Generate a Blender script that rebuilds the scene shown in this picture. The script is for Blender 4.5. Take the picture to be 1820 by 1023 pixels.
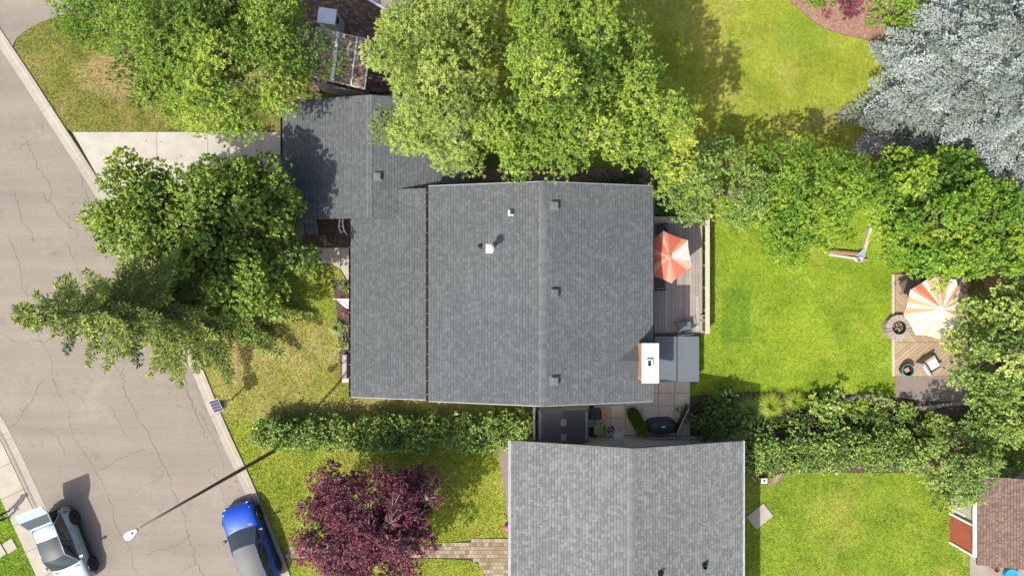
import bpy, math, random
import numpy as np
from mathutils import Vector, Matrix

for o in list(bpy.data.objects): bpy.data.objects.remove(o)
S = bpy.context.scene
C = S.collection
R = math.radians
random.seed(7)
rng = np.random.default_rng(7)

# ------------------------------------------------------------------ camera, sky, sun, exposure
CH, CF, CX, CY = 35.0, 1200.0, 910.0, 511.5      # drone height, focal length in photo pixels, photo centre
cam_d = bpy.data.cameras.new('camera'); cam = bpy.data.objects.new('camera', cam_d); C.objects.link(cam)
cam.location = (0, 0, CH); cam_d.sensor_width = 36; cam_d.lens = 36*CF/1820; cam_d.clip_end = 3000; cam_d.clip_start = 0.5
S.camera = cam
SUN_EL, SUN_AZ = 51.5, 225.0                     # sun in the south-west (+Y north)
W = bpy.data.worlds.new('World'); S.world = W; W.use_nodes = True
nt = W.node_tree; bg = nt.nodes['Background']
sky = nt.nodes.new('ShaderNodeTexSky'); sky.sky_type = 'NISHITA'; sky.sun_disc = False
sky.sun_elevation = R(SUN_EL); sky.sun_rotation = R(SUN_AZ); sky.air_density = 1.0; sky.dust_density = 3.5
nt.links.new(sky.outputs[0], bg.inputs[0]); bg.inputs[1].default_value = 0.15
sl = bpy.data.lights.new('sun', 'SUN'); sl.energy = 4.2; sl.angle = R(0.55); sl.color = (1, .95, .87)
so = bpy.data.objects.new('sun', sl); C.objects.link(so); so.location = (-20, -20, 40)
so.rotation_euler = (R(90-SUN_EL), 0, R(-45))
S.view_settings.view_transform = 'Standard'; S.view_settings.look = 'None'
S.view_settings.exposure = 0.88; S.view_settings.gamma = 1; S.view_settings.use_curve_mapping = False

# ------------------------------------------------------------------ helpers
def P(u, v, z=0.0):
    k = (CH - z)/CF
    return Vector(((u-CX)*k, (CY-v)*k, z))
def P2(u, v, z=0.0):
    p = P(u, v, z); return (p.x, p.y)

def node_mat(name):
    m = bpy.data.materials.new(name); m.use_nodes = True
    n = m.node_tree; b = n.nodes['Principled BSDF']
    return m, n, b
def ramp(n, stops, src):
    r = n.nodes.new('ShaderNodeValToRGB'); e = r.color_ramp.elements
    while len(e) < len(stops): e.new(0.5)
    for i, (p, c) in enumerate(stops): e[i].position = p; e[i].color = (*c, 1)
    n.links.new(src, r.inputs[0]); return r.outputs[0]
def pos(n):
    return n.nodes.new('ShaderNodeNewGeometry').outputs['Position']
def noise(n, scale, detail=4, rough=.55, vec=None, dist=0.0):
    t = n.nodes.new('ShaderNodeTexNoise'); t.inputs['Scale'].default_value = scale
    t.inputs['Detail'].default_value = detail; t.inputs['Roughness'].default_value = rough
    t.inputs['Distortion'].default_value = dist
    n.links.new(vec if vec is not None else pos(n), t.inputs['Vector']); return t.outputs['Fac']
def mix(n, fac, a, b, blend='MIX'):
    m = n.nodes.new('ShaderNodeMix'); m.data_type = 'RGBA'; m.blend_type = blend
    for s, val in ((m.inputs[0], fac), (m.inputs[6], a), (m.inputs[7], b)):
        if hasattr(val, 'links') or hasattr(val, 'is_linked'): n.links.new(val, s)
        elif isinstance(val, (int, float)): s.default_value = val
        else: s.default_value = (*val, 1)
    return m.outputs[2]
def math_(n, op, a, b=0.0):
    m = n.nodes.new('ShaderNodeMath'); m.operation = op
    for s, val in ((m.inputs[0], a), (m.inputs[1], b)):
        if isinstance(val, (int, float)): s.default_value = val
        else: n.links.new(val, s)
    return m.outputs[0]
def bump(n, b, src, strength=.3, dist=.01):
    k = n.nodes.new('ShaderNodeBump'); k.inputs['Strength'].default_value = strength; k.inputs['Distance'].default_value = dist
    n.links.new(src, k.inputs['Height']); n.links.new(k.outputs[0], b.inputs['Normal'])
def attr(n, name):
    a = n.nodes.new('ShaderNodeAttribute'); a.attribute_name = name; return a.outputs['Fac']
def sc(c, k): return tuple(x*k for x in c)
ALB = .74      # real-world albedo of the built surfaces against the picture's exposure

def simple(name, col, rough=.6, var=.18, scale=6.0, metal=0.0, bmp=0.0, coat=0.0, fine=None):
    m, n, b = node_mat(name); col = sc(col, ALB)
    f = noise(n, scale, 5, .65)
    c = ramp(n, [(.25, sc(col, 1-var)), (.75, sc(col, 1+var))], f)
    if fine:
        f2 = noise(n, fine, 3, .7); c = mix(n, .35, c, ramp(n, [(.35, sc(col, .6)), (.65, sc(col, 1.3))], f2))
    n.links.new(c, b.inputs['Base Color']); b.inputs['Roughness'].default_value = rough; b.inputs['Metallic'].default_value = metal
    b.inputs['Coat Weight'].default_value = coat
    if bmp: bump(n, b, noise(n, scale*6, 4), bmp)
    return m
def rand_mat(name, cols, rough=.8, fine=40, bmp=.25, stain=0.0):
    """per-piece colour from the object's random number"""
    m, n, b = node_mat(name)
    oi = n.nodes.new('ShaderNodeObjectInfo').outputs['Random']
    k = len(cols); cols = [sc(c, ALB) for c in cols]
    c = ramp(n, [(i/(max(1, k-1)), col) for i, col in enumerate(cols)], oi)
    f = noise(n, fine, 4, .7); f2 = noise(n, 1.7, 4, .6)
    c = mix(n, .5, c, ramp(n, [(.3, (.45, .45, .45)), (.7, (.62, .62, .62))], f), 'OVERLAY')
    c = mix(n, .5, c, ramp(n, [(.3, (.4, .4, .4)), (.7, (.6, .6, .6))], f2), 'OVERLAY')
    if stain:
        c = mix(n, ramp(n, [(.60, (0, 0, 0)), (.74, (stain,)*3)], noise(n, 2.3, 9, .78)), c, sc(cols[0], .42))
        c = mix(n, ramp(n, [(.66, (0, 0, 0)), (.70, (stain,)*3)], noise(n, 11, 4, .6)), c, sc(cols[0], .5))
    n.links.new(c, b.inputs['Base Color']); b.inputs['Roughness'].default_value = rough
    if bmp: bump(n, b, f, bmp)
    return m
def tint_mat(name, stops, rough=.85, fine=45, trans=0.0, spec=.3, big=None):
    """colour from the per-face 'tint' attribute; optional translucency for leaves"""
    m, n, b = node_mat(name)
    c = ramp(n, stops if trans else [(p_, sc(c_, ALB)) for p_, c_ in stops], attr(n, 'tint'))
    if fine:
        f = noise(n, fine, 3, .7); c = mix(n, .45, c, ramp(n, [(.3, (.38, .38, .38)), (.7, (.64, .64, .64))], f), 'OVERLAY')
    if big:
        f = noise(n, big, 4, .6); c = mix(n, .6, c, ramp(n, [(.3, (.4, .4, .4)), (.7, (.6, .6, .6))], f), 'OVERLAY')
    n.links.new(c, b.inputs['Base Color']); b.inputs['Roughness'].default_value = rough
    b.inputs['Specular IOR Level'].default_value = spec
    if trans:
        t = n.nodes.new('ShaderNodeBsdfTranslucent'); n.links.new(c, t.inputs[0])
        ms = n.nodes.new('ShaderNodeMixShader'); ms.inputs[0].default_value = trans
        n.links.new(b.outputs[0], ms.inputs[1]); n.links.new(t.outputs[0], ms.inputs[2])
        n.links.new(ms.outputs[0], n.nodes['Material Output'].inputs[0])
    return m

ORG = {}
def link(o, parent=None):
    C.objects.link(o)
    if parent is not None: o.parent = parent
    return o
def thing(name, label, cat, loc=(0, 0, 0), rz=0.0, group=None):
    o = bpy.data.objects.new(name, None); o.empty_display_size = .2; link(o)
    o.location = loc; o.rotation_euler = (0, 0, rz); o['label'] = label; o['category'] = cat
    if group: o['group'] = group
    return o
def tag(o, label, cat, group=None):
    o['label'] = label; o['category'] = cat
    if group: o['group'] = group
    return o
def struct(o): o['kind'] = 'structure'; return o
def stuff(o): o['kind'] = 'stuff'; return o

class MB:
    def __init__(s): s.v = []; s.f = []
    def add(s, vs, fs):
        b = len(s.v); s.v += [tuple(x) for x in vs]; s.f += [tuple(i+b for i in f) for f in fs]; return s
    def box(s, x0, x1, y0, y1, z0, z1, M=None):
        vs = [Vector(p) for p in ((x0,y0,z0),(x1,y0,z0),(x1,y1,z0),(x0,y1,z0),(x0,y0,z1),(x1,y0,z1),(x1,y1,z1),(x0,y1,z1))]
        if M is not None: vs = [M @ p for p in vs]
        return s.add(vs, [(3,2,1,0),(4,5,6,7),(0,1,5,4),(1,2,6,5),(2,3,7,6),(3,0,4,7)])
    def prism(s, poly, z0, z1, top_only=False):
        n = len(poly); a = sum(poly[i][0]*poly[(i+1)%n][1]-poly[(i+1)%n][0]*poly[i][1] for i in range(n))
        if a < 0: poly = poly[::-1]
        vs = [(x, y, z0) for x, y in poly]+[(x, y, z1) for x, y in poly]
        fs = [tuple(range(n, 2*n))]
        if not top_only:
            fs += [(i, (i+1)%n, n+(i+1)%n, n+i) for i in range(n)]+[tuple(range(n-1, -1, -1))]
        return s.add(vs, fs)
    def tube(s, pts, rad, n=6, cap=True):
        pts = [Vector(p) for p in pts]; m = len(pts)
        if not hasattr(rad, '__len__'): rad = [rad]*m
        vs = []; fs = []
        for i, p in enumerate(pts):
            d = (pts[min(i+1, m-1)]-pts[max(i-1, 0)])
            d = d.normalized() if d.length > 1e-9 else Vector((0,0,1))
            a = d.orthogonal().normalized() if i == 0 else (a - d*a.dot(d)).normalized()
            b = d.cross(a)
            for k in range(n):
                t = 2*math.pi*k/n; vs.append(p+(a*math.cos(t)+b*math.sin(t))*rad[i])
        for i in range(m-1):
            for k in range(n):
                fs.append((i*n+k, i*n+(k+1)%n, (i+1)*n+(k+1)%n, (i+1)*n+k))
        if cap: fs += [tuple(range(n-1, -1, -1)), tuple(range((m-1)*n, m*n))]
        return s.add(vs, fs)
    def lathe(s, prof, n=20, M=None, closed=False):
        vs = []; fs = []; m = len(prof)
        for r, z in prof:
            for k in range(n):
                t = 2*math.pi*k/n; p = Vector((r*math.cos(t), r*math.sin(t), z)); vs.append(M @ p if M is not None else p)
        for i in range(m-1 if not closed else m):
            j = (i+1) % m
            for k in range(n): fs.append((i*n+k, i*n+(k+1)%n, j*n+(k+1)%n, j*n+k))
        if not closed:
            fs += [tuple(range(n-1, -1, -1)), tuple(range((m-1)*n, m*n))]
        return s.add(vs, fs)
    def grid(s, fn, nu, nv):
        vs = [fn(i/nu, j/nv) for j in range(nv+1) for i in range(nu+1)]
        fs = [(j*(nu+1)+i, j*(nu+1)+i+1, (j+1)*(nu+1)+i+1, (j+1)*(nu+1)+i) for j in range(nv) for i in range(nu)]
        return s.add(vs, fs)
    def mesh(s, name, origin=None):
        me = bpy.data.meshes.new(name)
        vs = s.v if origin is None else [(x-origin[0], y-origin[1], z-origin[2]) for x, y, z in s.v]
        me.from_pydata(vs, [], s.f); me.update(); return me
    def build(s, name, mat, parent=None, world=False, smooth=False, bevel=0.0, solid=0.0):
        """world=True: vertices are in world space, moved into the (unrotated) root thing's space"""
        org = None
        if world and parent is not None:
            r = parent; org = Vector((0, 0, 0))
            while r is not None: org += r.location; r = r.parent
        me = s.mesh(name, org); me.materials.append(mat)
        if smooth: me.polygons.foreach_set('use_smooth', [True]*len(me.polygons))
        o = bpy.data.objects.new(name, me); link(o, parent)
        if solid:
            md = o.modifiers.new('solid', 'SOLIDIFY'); md.thickness = solid; md.offset = 0
        if bevel:
            md = o.modifiers.new('bevel', 'BEVEL'); md.width = bevel; md.segments = 2; md.limit_method = 'ANGLE'
        return o
def inst(me, name, parent, loc, rot=(0, 0, 0), scale=(1, 1, 1)):
    o = bpy.data.objects.new(name, me); link(o, parent); o.location = loc; o.rotation_euler = rot; o.scale = scale; return o
def np_mesh(name, V, F, mat, parent=None, tint=None, smooth=False):
    """V (n,3); F (m,k) with constant k"""
    me = bpy.data.meshes.new(name); n, m, k = len(V), len(F), F.shape[1]
    me.vertices.add(n); me.vertices.foreach_set('co', np.ascontiguousarray(V, dtype=np.float32).ravel())
    me.loops.add(m*k); me.loops.foreach_set('vertex_index', np.ascontiguousarray(F, dtype=np.int32).ravel())
    me.polygons.add(m); me.polygons.foreach_set('loop_start', np.arange(0, m*k, k, dtype=np.int32))
    try: me.polygons.foreach_set('loop_total', np.full(m, k, dtype=np.int32))
    except Exception: pass
    me.polygons.foreach_set('use_smooth', np.full(m, smooth, dtype=bool))
    me.update(calc_edges=True)
    if tint is not None:
        a = me.attributes.new('tint', 'FLOAT', 'FACE'); a.data.foreach_set('value', np.asarray(tint, dtype=np.float32))
    me.materials.append(mat)
    o = bpy.data.objects.new(name, me); link(o, parent); return o
def inpoly(X, Y, poly):
    ins = np.zeros(len(X), bool); n = len(poly)
    for i in range(n):
        x0, y0 = poly[i]; x1, y1 = poly[(i+1) % n]
        c = ((y0 > Y) != (y1 > Y)); 
        with np.errstate(divide='ignore', invalid='ignore'):
            xi = (x1-x0)*(Y-y0)/(y1-y0+1e-12)+x0
        ins ^= c & (X < xi)
    return ins
def unit(A): return A/np.maximum(np.linalg.norm(A, axis=-1, keepdims=True), 1e-9)

# ------------------------------------------------------------------ materials
def lawn_mat(name, a, b_, dry, dry_amt, patches=()):
    m, n, b = node_mat(name); a, b_, dry = sc(a, ALB), sc(b_, ALB), sc(dry, ALB)
    p = pos(n)
    f1 = noise(n, .55, 5, .6, p); f2 = noise(n, 5.0, 5, .75, p); f3 = noise(n, 28, 3, .7, p)
    c = ramp(n, [(.3, sc(a, .86)), (.7, sc(b_, 1.05))], f1)
    c = mix(n, ramp(n, [(.55, (0, 0, 0)), (.68, (.5, .5, .5))], noise(n, 1.9, 6, .7, p)), c, (a[0]*.62, a[1]*.80, a[2]*.9))
    c = mix(n, ramp(n, [(.62-dry_amt*.5, (0, 0, 0)), (.78-dry_amt*.3, (.85, .85, .85))], noise(n, .33, 4, .65, p)), c, dry)
    for (kind, cx, cy, rx, ry, col, amt) in patches:
        s = n.nodes.new('ShaderNodeSeparateXYZ'); n.links.new(p, s.inputs[0])
        wob = math_(n, 'MULTIPLY', math_(n, 'SUBTRACT', noise(n, 1.4, 4, .6, p), .5), .9)
        if kind == 'e':
            dx = math_(n, 'POWER', math_(n, 'ABSOLUTE', math_(n, 'DIVIDE', math_(n, 'SUBTRACT', s.outputs[0], cx), rx)), 2)
            dy = math_(n, 'POWER', math_(n, 'ABSOLUTE', math_(n, 'DIVIDE', math_(n, 'SUBTRACT', s.outputs[1], cy), ry)), 2)
            d = math_(n, 'ADD', math_(n, 'ADD', dx, dy), math_(n, 'MULTIPLY', wob, 1.3))
            fac = ramp(n, [(.35, (amt,)*3), (1.0, (0, 0, 0))], d)
        else:
            dx = math_(n, 'ABSOLUTE', math_(n, 'DIVIDE', math_(n, 'SUBTRACT', s.outputs[0], cx), rx))
            dy = math_(n, 'ABSOLUTE', math_(n, 'DIVIDE', math_(n, 'SUBTRACT', s.outputs[1], cy), ry))
            d = math_(n, 'ADD', math_(n, 'MAXIMUM', dx, dy), math_(n, 'MULTIPLY', wob, .12))
            fac = ramp(n, [(.84, (amt,)*3), (1.0, (0, 0, 0))], math_(n, 'ADD', d, math_(n, 'MULTIPLY', wob, .25)))
        c = mix(n, fac, c, sc(col, ALB))
    c = mix(n, .75, c, ramp(n, [(.28, (.34, .34, .34)), (.72, (.66, .66, .66))], f2), 'OVERLAY')
    c = mix(n, .6, c, ramp(n, [(.3, (.3, .3, .3)), (.7, (.68, .68, .68))], f3), 'OVERLAY')
    n.links.new(c, b.inputs['Base Color']); b.inputs['Roughness'].default_value = .9; b.inputs['Specular IOR Level'].default_value = .15
    bump(n, b, f3, .6, .03)
    return m
def asphalt():
    m, n, b = node_mat('old_asphalt'); p = pos(n)
    c = ramp(n, [(.3, (0.140, 0.121, 0.096)), (.7, (0.184, 0.157, 0.125))], noise(n, .35, 5, .6, p))
    # paler and greyer wheel tracks along the street
    mp = n.nodes.new('ShaderNodeMapping'); mp.inputs['Rotation'].default_value = (0, 0, R(-58)); mp.inputs['Scale'].default_value = (.05, .8, 1)
    n.links.new(p, mp.inputs[0])
    c = mix(n, .55, c, ramp(n, [(.35, (0.128, 0.115, 0.095)), (.65, (0.192, 0.162, 0.130))], noise(n, 1.0, 4, .6, mp.outputs[0])))
    f = noise(n, 45, 3, .8, p); f2 = noise(n, 8, 5, .75, p)
    c = mix(n, .5, c, ramp(n, [(.3, (.36, .36, .36)), (.7, (.64, .64, .64))], f), 'OVERLAY')
    c = mix(n, .45, c, ramp(n, [(.3, (.40, .40, .40)), (.7, (.60, .60, .60))], f2), 'OVERLAY')
    c = mix(n, ramp(n, [(.56, (0, 0, 0)), (.72, (.55, .55, .55))], noise(n, .9, 9, .75, p)), c, (.085, .078, .070))
    c = mix(n, ramp(n, [(.57, (0, 0, 0)), (.70, (.6, .6, .6))], noise(n, .22, 7, .7, p)), c, (.225, .195, .165))
    c = mix(n, ramp(n, [(.68, (0, 0, 0)), (.71, (.7, .7, .7))], noise(n, 6.5, 4, .6, p)), c, (.06, .054, .05))
    # fine hair cracks
    vo = n.nodes.new('ShaderNodeTexVoronoi'); vo.feature = 'DISTANCE_TO_EDGE'; vo.inputs['Scale'].default_value = .34
    wv = n.nodes.new('ShaderNodeVectorMath'); wv.operation = 'ADD'
    nn = n.nodes.new('ShaderNodeTexNoise'); nn.inputs['Scale'].default_value = 1.3; nn.inputs['Detail'].default_value = 6; n.links.new(p, nn.inputs[0])
    sv = n.nodes.new('ShaderNodeVectorMath'); sv.operation = 'SCALE'; sv.inputs[3].default_value = 1.6; n.links.new(nn.outputs['Color'], sv.inputs[0])
    n.links.new(p, wv.inputs[0]); n.links.new(sv.outputs[0], wv.inputs[1]); n.links.new(wv.outputs[0], vo.inputs['Vector'])
    keep = ramp(n, [(.5, (0, 0, 0)), (.62, (.5, .5, .5))], noise(n, .5, 3, .5, p))
    line = ramp(n, [(0, (1, 1, 1)), (.006, (0, 0, 0))], vo.outputs['Distance'])
    c = mix(n, mix(n, 1.0, line, keep, 'MULTIPLY'), c, (.075, .062, .052))
    n.links.new(c, b.inputs['Base Color']); b.inputs['Roughness'].default_value = .92
    bump(n, b, f, .35, .01); return m
def planks(name, cols, rough=.75): return rand_mat(name, cols, rough, fine=14, bmp=.3)
def glassy(name, col, rough=.06, spec=.6):
    m, n, b = node_mat(name); b.inputs['Base Color'].default_value = (*col, 1); b.inputs['Roughness'].default_value = rough
    b.inputs['Specular IOR Level'].default_value = spec; return m
M = {}
M['soil'] = simple('soil', (.06, .045, .03), .95, .35, 3, fine=30)
M['asphalt'] = asphalt()
M['crack'] = simple('crack_filler', (.10, .088, .076), .9, .25, 8)
M['concrete'] = rand_mat('concrete', [(.36, .335, .28), (.39, .362, .305), (.335, .31, .26)], .9, 30, .2, .6)
M['kerb'] = rand_mat('kerb_concrete', [(.30, .268, .215), (.335, .30, .245), (.28, .25, .205)], .9, 30, .2, .5)
M['walk'] = rand_mat('walk_concrete', [(.34, .30, .24), (.375, .335, .27)], .9, 30, .2, .5)
M['patio'] = rand_mat('patio_slab', [(.62, .52, .405), (.70, .59, .46), (.65, .525, .40)], .9, 18, .2, .4)
M['court'] = rand_mat('court_slab', [(.22, .19, .16), (.27, .235, .20)], .9, 18, .2, .5)
M['paver'] = tint_mat('brick_pavers', [(0, (.17, .135, .085)), (.5, (.26, .21, .14)), (1, (.33, .28, .20))], .9)
M['brownpaver'] = tint_mat('brown_pavers', [(0, (.085, .052, .038)), (.6, (.14, .085, .062)), (1, (.24, .17, .12))], .9)
M['mulch'] = simple('bark_mulch', (.27, .15, .105), .95, .45, 9, fine=16, bmp=.8)
M['darkmulch'] = simple('dark_mulch', (.085, .055, .04), .95, .4, 9, fine=26, bmp=.6)
M['gravel'] = simple('fine_gravel', (.20, .165, .14), .95, .25, 6, fine=34, bmp=.6)
sh1 = [(0, (.050, .055, .058)), (.3, (.083, .091, .095)), (.6, (.095, .104, .108)), (1, (.119, .130, .134))]
sh2 = [(0, (.068, .071, .069)), (.25, (.112, .117, .113)), (.6, (.142, .147, .142)), (1, (.185, .19, .184))]
M['shingle'] = tint_mat('charcoal_shingle', sh1, .93, 55, big=.12)
M['shingle2'] = tint_mat('grey_shingle', sh2, .93, 55, big=.12)
M['cap1'] = rand_mat('charcoal_ridge', [(.10, .108, .11), (.13, .138, .14), (.085, .092, .094)], .92, 50)
M['cap2'] = rand_mat('grey_ridge', [(.14, .144, .138), (.175, .18, .173), (.125, .13, .124)], .92, 50)
M['cedar'] = tint_mat('cedar_shake', [(0, (.085, .053, .041)), (.5, (.145, .097, .077)), (1, (.215, .15, .118))], .95, 25)
M['beigeroof'] = tint_mat('beige_shingle', [(0, (.17, .135, .115)), (1, (.26, .21, .18))], .93, 40)
M['deckunder'] = simple('roof_board', (.055, .058, .06), .9, .2, 4)
M['blackmetal'] = simple('black_metal', (.016, .016, .018), .45, .2, 8)
M['gutter'] = simple('dark_gutter', (.02, .02, .022), .5, .2, 5)
M['white'] = simple('white_paint', (.72, .72, .70), .45, .06, 3)
M['whitemetal'] = simple('white_metal', (.70, .71, .72), .35, .05, 3, metal=.2)
M['barge'] = simple('barge_paint', (.27, .275, .28), .5, .06, 3)
M['siding'] = simple('beige_siding', (.46, .41, .33), .7, .1, 2)
M['siding1'] = simple('grey_siding', (.32, .33, .33), .7, .1, 2)
M['brick'] = simple('red_brick', (.33, .145, .085), .9, .3, 9, fine=24, bmp=.4)
M['galv'] = simple('galvanised', (.42, .43, .44), .35, .12, 5, metal=.6)
M['bark'] = simple('bark', (.115, .09, .07), .95, .35, 7, bmp=.6)
M['palebark'] = simple('pale_bark', (.27, .22, .19), .9, .3, 9, bmp=.4)
M['greybark'] = simple('grey_bark', (.16, .14, .12), .95, .3, 7, bmp=.6)
M['deckwood'] = planks('weathered_deck', [(.235, .20, .175), (.30, .26, .23), (.265, .225, .195), (.36, .32, .285)])
M['newwood'] = planks('new_deck_wood', [(.30, .215, .135), (.36, .265, .17), (.26, .185, .115)])
M['palewood'] = planks('pale_wood', [(.44, .37, .29), (.50, .43, .34)])
M['redwood'] = planks('red_timber', [(.31, .185, .115), (.36, .23, .15)])
M['glass'] = glassy('dark_glass', (.022, .032, .038), .05, .6)
M['carpale'] = simple('pale_teal_paint', (.30, .385, .39), .22, .02, 2, metal=.15, coat=.8)
M['carblue'] = simple('blue_paint', (.0, .062, .47), .22, .03, 2, metal=.35, coat=.5)
M['darkroof'] = simple('black_roof', (.022, .027, .036), .55, .05, 2)
M['tyre'] = simple('tyre_rubber', (.018, .018, .02), .85, .2, 8)
M['rim'] = simple('alloy', (.45, .46, .47), .3, .05, 5, metal=.8)
M['trim'] = simple('black_plastic', (.012, .012, .014), .5, .2, 8)
M['lamp'] = glassy('lamp_lens', (.62, .64, .66), .15)
M['tail'] = glassy('tail_lens', (.30, .012, .012), .15)
M['pole'] = simple('brown_pole', (.13, .085, .062), .6, .2, 5, metal=.2)
M['grey'] = simple('grey_plastic', (.13, .15, .16), .6, .12, 6)
M['grey3'] = simple('pale_grey_green', (.25, .31, .30), .6, .12, 6)
M['grey2'] = simple('charcoal_plastic', (.032, .032, .034), .55, .15, 6)
M['tubcover'] = simple('vinyl_cover', (.105, .122, .138), .5, .08, 2.2, bmp=.05)
M['shedroof'] = simple('shed_resin', (.072, .068, .064), .6, .10, 3)
M['shedlight'] = simple('shed_panel', (.26, .255, .25), .4, .1, 3)
M['cushion'] = simple('pale_cushion', (.60, .59, .57), .85, .06, 5, bmp=.1)
M['wicker'] = simple('pale_wicker', (.33, .28, .23), .8, .2, 14, bmp=.3)
M['teal'] = simple('teal_plastic', (.05, .26, .27), .4, .1, 5)
M['lime'] = simple('lime_plastic', (.36, .45, .10), .5, .08, 5)
M['orange'] = simple('orange_plastic', (.72, .21, .02), .45, .06, 5)
M['navy'] = simple('navy_tarp', (.015, .03, .13), .5, .2, 6)
M['purple'] = simple('purple_cloth', (.29, .20, .42), .85, .1, 9)
M['skin'] = simple('skin', (.45, .27, .19), .6, .05, 9)
M['hair'] = simple('dark_hair', (.03, .02, .015), .6, .2, 20)
M['denim'] = simple('dark_denim', (.05, .06, .09), .9, .15, 14)
M['stone'] = rand_mat('fire_pit_stone', [(.26, .22, .19), (.32, .28, .25), (.22, .185, .16)], .9, 22)
M['ash'] = simple('ash', (.035, .032, .03), .95, .3, 9)
M['magenta'] = simple('magenta_plastic', (.45, .05, .32), .5, .1, 6)
M['skyblue'] = simple('blue_plastic', (.03, .30, .68), .4, .06, 5)
M['redpaint'] = simple('red_brown_paint', (.36, .085, .05), .6, .12, 4)
M['slate'] = simple('solar_cell', (.022, .025, .045), .2, .1, 3)
M['redcloth'] = simple('red_cloth', (.50, .07, .045), .85, .05, 8)
M['logend'] = rand_mat('firewood', [(.30, .21, .14), (.38, .28, .19), (.17, .11, .08)], .9, 30)
M['terracotta'] = simple('terracotta', (.36, .15, .08), .85, .12, 6)
def cloth(name, col, tr=.25):
    m, n, b = node_mat(name); f = noise(n, 4, 4); col = sc(col, .85)
    c = ramp(n, [(.3, sc(col, .9)), (.7, sc(col, 1.08))], f); n.links.new(c, b.inputs['Base Color']); b.inputs['Roughness'].default_value = .9
    t = n.nodes.new('ShaderNodeBsdfTranslucent'); n.links.new(c, t.inputs[0]); ms = n.nodes.new('ShaderNodeMixShader'); ms.inputs[0].default_value = tr
    n.links.new(b.outputs[0], ms.inputs[1]); n.links.new(t.outputs[0], ms.inputs[2]); n.links.new(ms.outputs[0], n.nodes['Material Output'].inputs[0]); return m
U = dict(red=cloth('canvas_red', (.60, .155, .09)), pink=cloth('canvas_salmon', (.66, .31, .21)), cream=cloth('canvas_cream', (.72, .64, .46)),
         orange=cloth('canvas_orange', (.62, .33, .17)), yellow=cloth('canvas_yellow', (.66, .63, .32)), white=cloth('canvas_white', (.74, .72, .66)))
LF = dict(
    ash=tint_mat('ash_leaf', [(0, (0.063, .12, 0.018)), (.4, (0.180, .285, 0.037)), (.75, (0.297, .40, 0.057)), (1, (0.396, .44, 0.066))], .5, 0, .38),
    ash2=tint_mat('pale_ash_leaf', [(0, (0.081, .13, 0.024)), (.4, (0.221, .31, 0.061)), (.75, (0.333, .42, 0.090)), (1, (0.432, .48, 0.121))], .5, 0, .38),
    vivid=tint_mat('vivid_leaf', [(0, (0.045, .11, 0.013)), (.4, (0.140, .265, 0.026)), (.75, (0.252, .38, 0.037)), (1, (0.360, .43, 0.050))], .5, 0, .38),
    maple=tint_mat('maple_leaf', [(0, (.06, .11, .018)), (.45, (.165, .255, .036)), (.78, (.28, .37, .046)), (.94, (.42, .43, .05)), (1, (.50, .43, .06))], .5, 0, .32),
    dark=tint_mat('dark_leaf', [(0, (.025, .055, .012)), (.5, (.075, .135, .026)), (1, (.16, .23, .045))], .45, 0, .3),
    sage=tint_mat('sage_leaf', [(0, (.08, .12, .03)), (.5, (.19, .25, .07)), (1, (.32, .38, .13))], .6, 0, .33),
    mid=tint_mat('hedge_leaf', [(0, (.055, .11, .02)), (.5, (.17, .265, .046)), (.85, (.30, .40, .075)), (1, (.42, .48, .13))], .42, 0, .3, .5),
    plum=tint_mat('plum_leaf', [(0, (.05, .015, .024)), (.5, (.14, .037, .058)), (.85, (.24, .062, .09)), (1, (.36, .10, .13))], .5, 0, .28),
    spruce=tint_mat('spruce_needle', [(0, (.06, .085, .016)), (.5, (.165, .21, .036)), (1, (.31, .36, .075))], .6, 0, .15),
    blue=tint_mat('blue_spruce_needle', [(0, (.085, .11, .082)), (.5, (.225, .265, .24)), (1, (.37, .42, .405))], .6, 0, .12),
    lime=tint_mat('lime_leaf', [(0, (.09, .15, .016)), (.5, (.24, .33, .03)), (1, (.42, .46, .06))], .5, 0, .3),
    flower=tint_mat('pale_flower', [(0, (.45, .45, .36)), (1, (.75, .75, .70))], .7, 0, .3))

# ------------------------------------------------------------------ ground, lawns, street
EXT = 400
struct(MB().grid(lambda u, v: ((u-.5)*2*EXT, (v-.5)*2*EXT, -.03), 8, 8).build('ground', lawn_mat('rough_ground', (.10, .13, .02), (.15, .18, .03), (.22, .19, .07), .3)))
def px(poly, z=0.0): return [P2(u, v, z) for u, v in poly]

kerb_in = [(-330, -400), (-140, -125), (0, 86), (43, 150), (83, 213), (146, 309), (232, 450), (318, 608), (342, 660), (383, 763), (433, 868), (487, 1000), (560, 1190), (660, 1460)]
kerb_l = [(-420, 60), (-160, 478), (0, 734), (28, 786), (64, 863), (118, 980), (190, 1140), (330, 1460)]
road = struct(MB().prism(px(kerb_in+kerb_l[::-1]), -.02, .0).build('road', M['asphalt']))
def resample(pts, step):
    pts = [Vector((*p, 0)) for p in pts]; out = [pts[0]]; acc = 0
    L = [0]
    for a, b in zip(pts, pts[1:]): L.append(L[-1]+(b-a).length)
    n = int(L[-1]/step); res = []
    for i in range(n+1):
        d = L[-1]*i/n
        j = max(k for k in range(len(L)-1) if L[k] <= d+1e-9)
        t = (d-L[j])/(L[j+1]-L[j]); res.append(pts[j].lerp(pts[j+1], t))
    return res
def smooth_px(pts, it=2):
    p = [Vector((*q, 0)) for q in pts]
    for _ in range(it):
        q = [p[0]]
        for a, b in zip(p, p[1:]): q += [a.lerp(b, .25), a.lerp(b, .75)]
        p = q+[p[-1]]
    return [(v.x, v.y) for v in p]
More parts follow.
